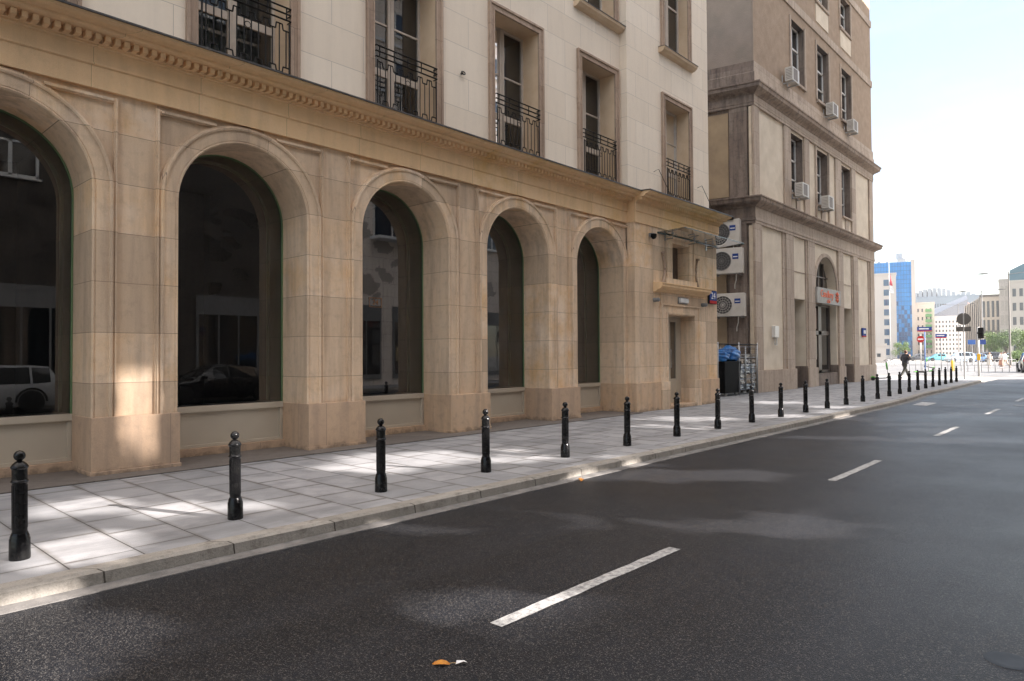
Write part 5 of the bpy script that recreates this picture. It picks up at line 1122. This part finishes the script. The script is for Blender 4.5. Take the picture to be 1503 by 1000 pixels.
m=MB(); m.box(W-4.4,W-2.2,4,6.5,h,h+1.6); m.lathe([(1.4,h+1.6),(1.5,h+3.2),(0,h+3.2)],12,(W-3.3,5,0)); m.box(W*.1,W*.9,3,4,h,h+.5); m.box(W*.35,W*.4,3,4,h,h+1); m.box(W*.5,W*.54,3,4,h,h+.8); m.box(W*.2,W*.25,3,4,h,h+1.2); m.build('roof_plant',LGREYP,e)
e,W,h=block('low_hotel_wing',1262,1300,508,120,6,'low beige wall beyond the brown building corner',BEI,1,2,WD,(.3,.4),margin=.05)
e,W,h=block('balcony_block',1343,1372,446,230,20,'beige block with green balconies beside the blue tower',plain('pale beige render',(.66,.59,.52),.8),6,4,WD,(.35,.4))
m=MB(); 
for k in range(8): m.box(W*.55,W*.86,-.9,-.0,h*.18+k*h*.095,h*.18+k*h*.095+h*.05)
m.build('green_balcony',plain('green balcony panels',(.13,.33,.13),.7),e)
WHB=plain('whitish render',(.76,.73,.70),.8,(.70,.67,.64),.3)
e,W,h=block('white_wavy_building',1368,1421,466,250,25,'white apartment building with staggered windows and a grey sloping roof',WHB,8,9,WD,(.42,.48))
m=MB(); m.loft([[(0,0,h),(W,0,h),(W,0,h+6.2),(0,0,h+.6)],[(0,20,h),(W,20,h),(W,20,h+9),(0,20,h+4)]]); m.build('roof',plain('grey sheet roof',(.30,.32,.36),.5),e)
e,W,h=block('red_roof_house',1395,1426,452,330,20,'distant house with a pale red roof behind the white building',WHB,3,5,WD,(.4,.4)); m=MB(); m.loft([[(-1,-1,h),(W+1,-1,h),(W+1,20,h),(-1,20,h)],[(2,8,h+4),(W-2,8,h+4),(W-2,12,h+4),(2,12,h+4)]]); m.build('roof',plain('faded red tiles',(.42,.22,.19),.8),e)
e,W,h=block('domed_hall',1342,1440,437,420,60,'big pale blue grey hall with a stepped curved roof in the distance',plain('blue grey cladding',(.27,.33,.38),.6,(.22,.28,.33),.1),3,22,WD,(.35,.4))
m=MB(); n=14
for k in range(n):
    x0=W*k/n; x1=W*(k+.8)/n; t=(k+.5)/n; z=h+.5+5.2*math.sin(PI*min(1,t*1.25+.12))**.8 if t<.72 else h+4.2*(1-t)*3; m.box(x0,x1,2,50,h,z)
m.tube([(W*.52,5,h),(W*.52,5,h+9)],.5,6); m.build('roof_ribs',plain('pale roof ribs',(.36,.40,.43),.6),e)
e,W,h=block('striped_office',1440,1470,436,200,30,'office building with tall dark window strips and pale fins',plain('cream fins',(.55,.50,.42),.7),3,4,WD,(.55,.86),margin=.05)
m=MB(); ca=Vector((0,0,0))
for k in range(9): m.box(-.42-k*.52,-.2-k*.52,.2+k*3.2,3.0+k*3.2,0,h-.12*k)
m.build('side_fins',plain('pale cream fins',(.52,.49,.44),.7),e)
m=MB(); m.loft([[(-4.6,29,0),(0,.5,0),(0,29,0)],[(-4.6,29,h-.9),(0,.5,h-.2),(0,29,h-.2)]]); m.build('side_wall',plain('grey side glazing',(.50,.51,.50),.5),e)
m=MB(); m.box(-.2,W+.2,-.25,-.05,h*.42,h*.42+.5); m.box(-.2,W+.2,-.25,.2,h,h+.6); m.build('string_course',DGREY,e)
e,W,h=block('corner_stone_building',1482,1560,414,170,30,'large stone building with a sloping glass top at the right edge',plain('warm grey stone',(.46,.43,.38),.8,(.41,.38,.33),.2),5,7,WD,(.5,.55),margin=.04)
m=MB(); m.loft([[(0,0,h),(W,0,h),(W,28,h),(0,28,h)],[(.3,.6,h+3.0),(W,2,h+8.5),(W,26,h+8.5),(1,26,h+3.5)]]); m.build('glass_attic',glass_dark('teal attic glass',(.07,.14,.16),1.7),e)
e2,W2_,h2=block('pale_side_wing',1468,1483,412,178,40,'pale stone wing left of the large corner building',plain('pale lit stone',(.56,.52,.47),.8),5,2,plain('recessed stone joints',(.48,.45,.40),.8),(.7,.7),margin=.05)
# ------------------------------------------------------------------ thin summer haze
m=MB(); m.box(-70,640,-125,505,-1.6,75)
hz=D.materials.new('haze'); hz.use_nodes=True; nt=hz.node_tree; nt.nodes.clear(); o_=nt.nodes.new('ShaderNodeOutputMaterial'); pv=nt.nodes.new('ShaderNodeVolumePrincipled')
pv.inputs['Color'].default_value=(.93,.95,1,1); pv.inputs['Density'].default_value=.00028; pv.inputs['Anisotropy'].default_value=.2
nt.links.new(pv.outputs[0],o_.inputs['Volume']); hzo=m.build('haze',hz); hzo['kind']='stuff'
